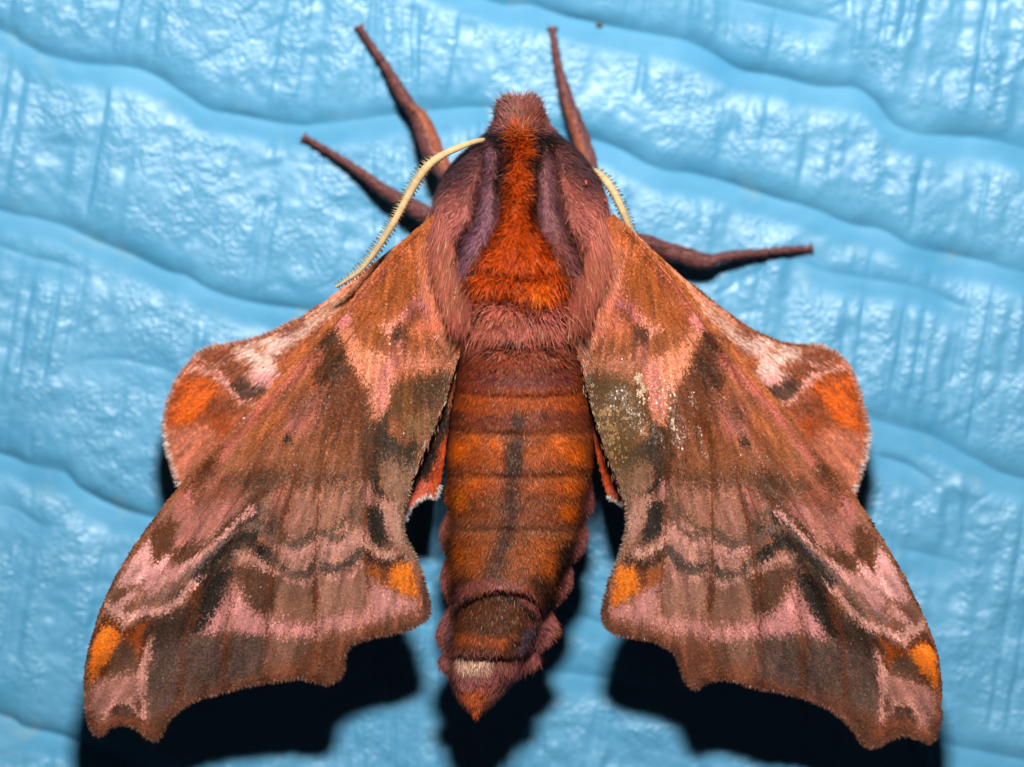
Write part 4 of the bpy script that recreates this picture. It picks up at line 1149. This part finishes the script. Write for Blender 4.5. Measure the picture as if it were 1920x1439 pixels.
# ---------- antennae
def antenna(pts, zs, ws, tooth):
    q = resample(np.c_[np.array(pts, float), np.array(zs, float), np.array(ws, float)], 3.0)
    w3 = U(q[:, 0], q[:, 1], q[:, 2] * 1e-3)
    c = lin((234, 198, 144)) * GAIN * np.exp((fbm(q[:, 0] / 5, q[:, 1] / 5, 97) - .5) * .5)[:, None]
    ob, t, sd, up = tube("antenna", w3, q[:, 3] * .5 * S * (1 + .07 * np.where(np.arange(len(q)) % 2, 1, -1)), M_ANT, moth, c, 12, .85)
    V = []; F = []; n = 0
    d = np.r_[0, np.cumsum(np.linalg.norm(np.diff(q[:, :2], axis=0), axis=1))]
    for s in np.arange(tooth[0], d[-1] - 4, 5.0):
        k = min(np.searchsorted(d, s), len(q) - 1)
        for sg, ml in ((1, tooth[1]), (-1, tooth[2])):
            for rep in range(2):
                L = ml * S * rng.uniform(.75, 1.1) * min(1, (d[-1] - s) / 60 + .3) * min(1, (s - tooth[0]) / 30 + .4)
                dirv = unit(sd[k] * sg * 1.0 - up[k] * (.3 + .5 * rep) + t[k] * .30 + rng.normal(0, .08, 3))
                a = w3[k] + sd[k] * sg * q[k, 3] * .38 * S
                e1 = t[k] * 1.7 * S; e2 = np.cross(dirv, t[k]) * 1.5 * S
                V += [a - e1, a + e2, a + e1, a - e2, a + dirv * L]
                F += [n, n + 1, n + 4, n + 1, n + 2, n + 4, n + 2, n + 3, n + 4, n + 3, n, n + 4]; n += 5
    tb = make_mesh("comb_teeth", np.array(V), F, [3] * (len(F) // 3), M_ANT, ob, np.tile(lin((232, 196, 144)) * GAIN, (len(V), 1)))
    tb["kind"] = "stuff"
    return ob
antenna([(938, 272), (912, 264), (890, 266), (860, 277), (830, 291), (805, 309), (785, 334), (765, 368), (740, 414), (715, 455), (695, 484), (675, 508), (650, 526), (627, 540)],
        [9.0, 10.6, 11.8, 12.6, 13.0, 13.2, 13.0, 12.8, 12.6, 12.2, 11.8, 11.5, 11.2, 11.0], [8, 9, 10, 12, 13.5, 14.5, 14.5, 13.5, 12.5, 11, 9.5, 8, 5.5, 3], (120, 15, 10))
antenna([(1040, 290), (1062, 300), (1092, 312), (1126, 330), (1148, 356), (1164, 388), (1177, 420), (1186, 445), (1194, 470), (1204, 500)],
        [9, 9, 9, 9.5, 10.2, 10.6, 10.4, 9.8, 9.2, 8.8], [10, 12, 13, 14, 14, 13, 11, 9, 6, 3], (70, 8, 12))

# ---------- legs
def leg(pts, light_side=None, dark=(128, 78, 76), tan=(190, 108, 76), tanrange=(0, 0)):
    """pts: (px, py, z mm, width px) from the foot inwards"""
    a = np.array(pts, float)
    a[:, 2] = np.where(a[:, 2] < 6, .35 + (a[:, 2] - .35) * .5, a[:, 2] * .7)
    q = resample(a, 3.0)
    gz = ground_z(q[:, 0], q[:, 1])
    w3 = U(q[:, 0], q[:, 1], q[:, 2] * 1e-3 + gz * np.clip(1 - q[:, 2] / 3, 0, 1))
    n = len(q); sides = 14
    base = lin(dark) * GAIN
    arc = np.r_[0, np.cumsum(np.linalg.norm(np.diff(q[:, :2], axis=0), axis=1))]
    tars = 1 - smooth(95, 125, arc)                 # the foot is a chain of short segments
    node = np.abs(((arc / 23.0) % 1.0) - .5) * 2    # 1 at the joints
    r = q[:, 3] * .44 * S * (1 + .16 * (fbm(q[:, 0] / 6, q[:, 1] / 6, 98) - .5)) * (1 + tars * (.20 * node ** 6 - .22 * (1 - node) - .06))
    ob, t, sd, up = tube("leg", w3, r, M_LEG, moth, np.tile(base, (n, 1)), sides, .9)
    # colour round the shaft
    ang = np.linspace(0, 2 * np.pi, sides, endpoint=False)
    C = np.tile(base, (n * sides, 1)).reshape(n, sides, 3)
    nz = fbm(np.repeat(q[:, 0], sides) / 7, np.repeat(q[:, 1], sides) / 7 + np.tile(ang, n), 99).reshape(n, sides)
    C = C * (0.75 + .6 * nz[..., None])
    ti = np.linspace(0, 1, n)
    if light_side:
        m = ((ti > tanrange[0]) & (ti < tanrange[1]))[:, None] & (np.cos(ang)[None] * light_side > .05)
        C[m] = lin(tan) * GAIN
    ob.data.attributes["Col"].data.foreach_set("color", np.c_[C.reshape(-1, 3), np.ones(n * sides)].astype(np.float32).ravel())
    # short fur
    k = int(n * 34)
    ii = rng.integers(0, n - 1, k); aa = rng.uniform(0, 2 * np.pi, k)
    nn = unit(np.cos(aa)[:, None] * sd[ii] + .9 * np.sin(aa)[:, None] * up[ii])
    rt = w3[ii] + nn * (r[ii] * .97)[:, None] + t[ii] * rng.uniform(0, 3 * S, k)[:, None]
    dd = unit(-t[ii] + nn * .35 + rng.normal(0, .15, (k, 3)))
    cc = np.tile(base, (k, 1)) * np.exp(rng.normal(.1, .3, k))[:, None]
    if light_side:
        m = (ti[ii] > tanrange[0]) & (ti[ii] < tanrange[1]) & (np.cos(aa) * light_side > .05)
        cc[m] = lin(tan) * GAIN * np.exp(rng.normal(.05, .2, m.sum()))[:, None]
    pk = rng.random(k) < .25
    cc[pk] = lin((168, 108, 108)) * GAIN
    ribbons("leg_fur", rt, dd, nn, np.where(rng.random(k) < .06, rng.uniform(12, 18, k), rng.uniform(5, 10, k)) * S, rng.uniform(1.0, 1.9, k) * S, cc, ob, segs=2, rough=(.35, .7))
    # claws
    for sg in (-1, 1):
        f = -unit(w3[2] - w3[0])
        s = np.linspace(0, 1, 6)[:, None]
        pts3 = w3[0] - f * 1.5 * S + (f * 4 * s + sd[0] * sg * 11 * s - np.array([0, 0, 1.0]) * 5 * s ** 2) * S
        tube("claw", pts3, np.linspace(4.0, 1.0, 6) * S, M_LEG, ob, lin((92, 54, 46)) * GAIN, 6)
    return ob
leg([(674, 52, .35, 13), (682, 66, .5, 12), (700, 92, .8, 15), (720, 120, 1.2, 17), (738, 152, 1.7, 22), (756, 182, 2.3, 27), (772, 204, 2.8, 26), (786, 222, 3.3, 36),
     (800, 256, 4.2, 46), (814, 292, 5.2, 46), (840, 330, 6.6, 40), (880, 370, 7.5, 36)], -1, tanrange=(.48, .95))
leg([(571, 259, .35, 10), (584, 266, .5, 11), (612, 282, .9, 12), (645, 303, 1.4, 14), (680, 327, 2.2, 17), (712, 352, 3.2, 22), (734, 366, 3.6, 26), (765, 384, 4.4, 32), (800, 405, 5.4, 38), (850, 440, 6.5, 36)])
leg([(1036, 56, .35, 12), (1038, 70, .5, 12), (1043, 105, .9, 14), (1050, 140, 1.4, 18), (1058, 168, 1.9, 24), (1066, 196, 2.5, 27), (1074, 216, 3.0, 30), (1084, 246, 3.8, 34),
     (1096, 282, 4.8, 36), (1104, 320, 6.0, 36), (1090, 370, 7.4, 34)], 1, tanrange=(.46, .92))
leg([(1520, 466, .35, 9), (1505, 467, .5, 11), (1470, 469, .8, 13), (1430, 474, 1.3, 14), (1385, 478, 1.9, 17), (1345, 485, 2.6, 20), (1330, 491, 3.0, 28), (1308, 488, 3.3, 35), (1280, 479, 4.0, 37),
     (1240, 468, 5.0, 36), (1205, 456, 6.0, 36), (1130, 450, 7.0, 34)])

# ------------------------------------------------------------------ tiny loose things
def speck(name, pos, r, colr, label, cat, stretch=(1, 1, 1), rz=0.0):
    import bmesh
    bm = bmesh.new()
    bmesh.ops.create_icosphere(bm, subdivisions=3, radius=r)
    for v in bm.verts:
        k = 1 + .45 * (fbm(np.array([v.co.x / r * 1.3 + 5]), np.array([v.co.y / r * 1.3 + v.co.z / r]), 101)[0] - .5)
        v.co = mathutils.Vector((v.co.x * stretch[0], v.co.y * stretch[1], v.co.z * stretch[2])) * k
    me = bpy.data.meshes.new(name); bm.to_mesh(me); bm.free()
    for pl in me.polygons: pl.use_smooth = True
    m = bpy.data.materials.new(name + "_skin"); m.use_nodes = True
    t_ = m.node_tree; bs = t_.nodes["Principled BSDF"]
    nn_ = t_.nodes.new("ShaderNodeTexNoise"); nn_.inputs["Scale"].default_value = 6000
    rr = t_.nodes.new("ShaderNodeValToRGB")
    rr.color_ramp.elements[0].color = (*(lin(colr) * .55), 1); rr.color_ramp.elements[1].color = (*(lin(colr)), 1)
    t_.links.new(nn_.outputs["Fac"], rr.inputs["Fac"]); t_.links.new(rr.outputs["Color"], bs.inputs["Base Color"])
    bs.inputs["Roughness"].default_value = .5
    me.materials.append(m)
    ob = bpy.data.objects.new(name, me); col.objects.link(ob)
    ob.location = pos; ob.rotation_euler = (0, 0, rz)
    ob["label"] = label; ob["category"] = cat
    return ob
speck("dirt_grain", U(1124, 47, ground_z(np.array([1124.]), np.array([47.]))[0] + 1.5e-4), 6.5 * S, (92, 84, 74),
      "tiny grey-brown grain of dirt lying in a crease of the blue vinyl", "grain", (1, .8, .7))
def body_top(x, y):
    m = (np.abs(BP[:, 0] - x) < 6) & (np.abs(BP[:, 1] - y) < 6)
    return BV[m][:, 2].max()
speck("mite", U(1099, 343, body_top(1099, 343) + 7e-4), 3.4 * S, (226, 84, 20), "larger tiny orange-red mite in the moth's shoulder fur", "mite", (.7, 1.25, .7), .3)
speck("mite", U(1135, 376, body_top(1135, 376) + 7e-4), 2.6 * S, (214, 74, 30), "smaller tiny orange-red mite near the shoulder's outer edge", "mite", (.7, 1.4, .7), .6)
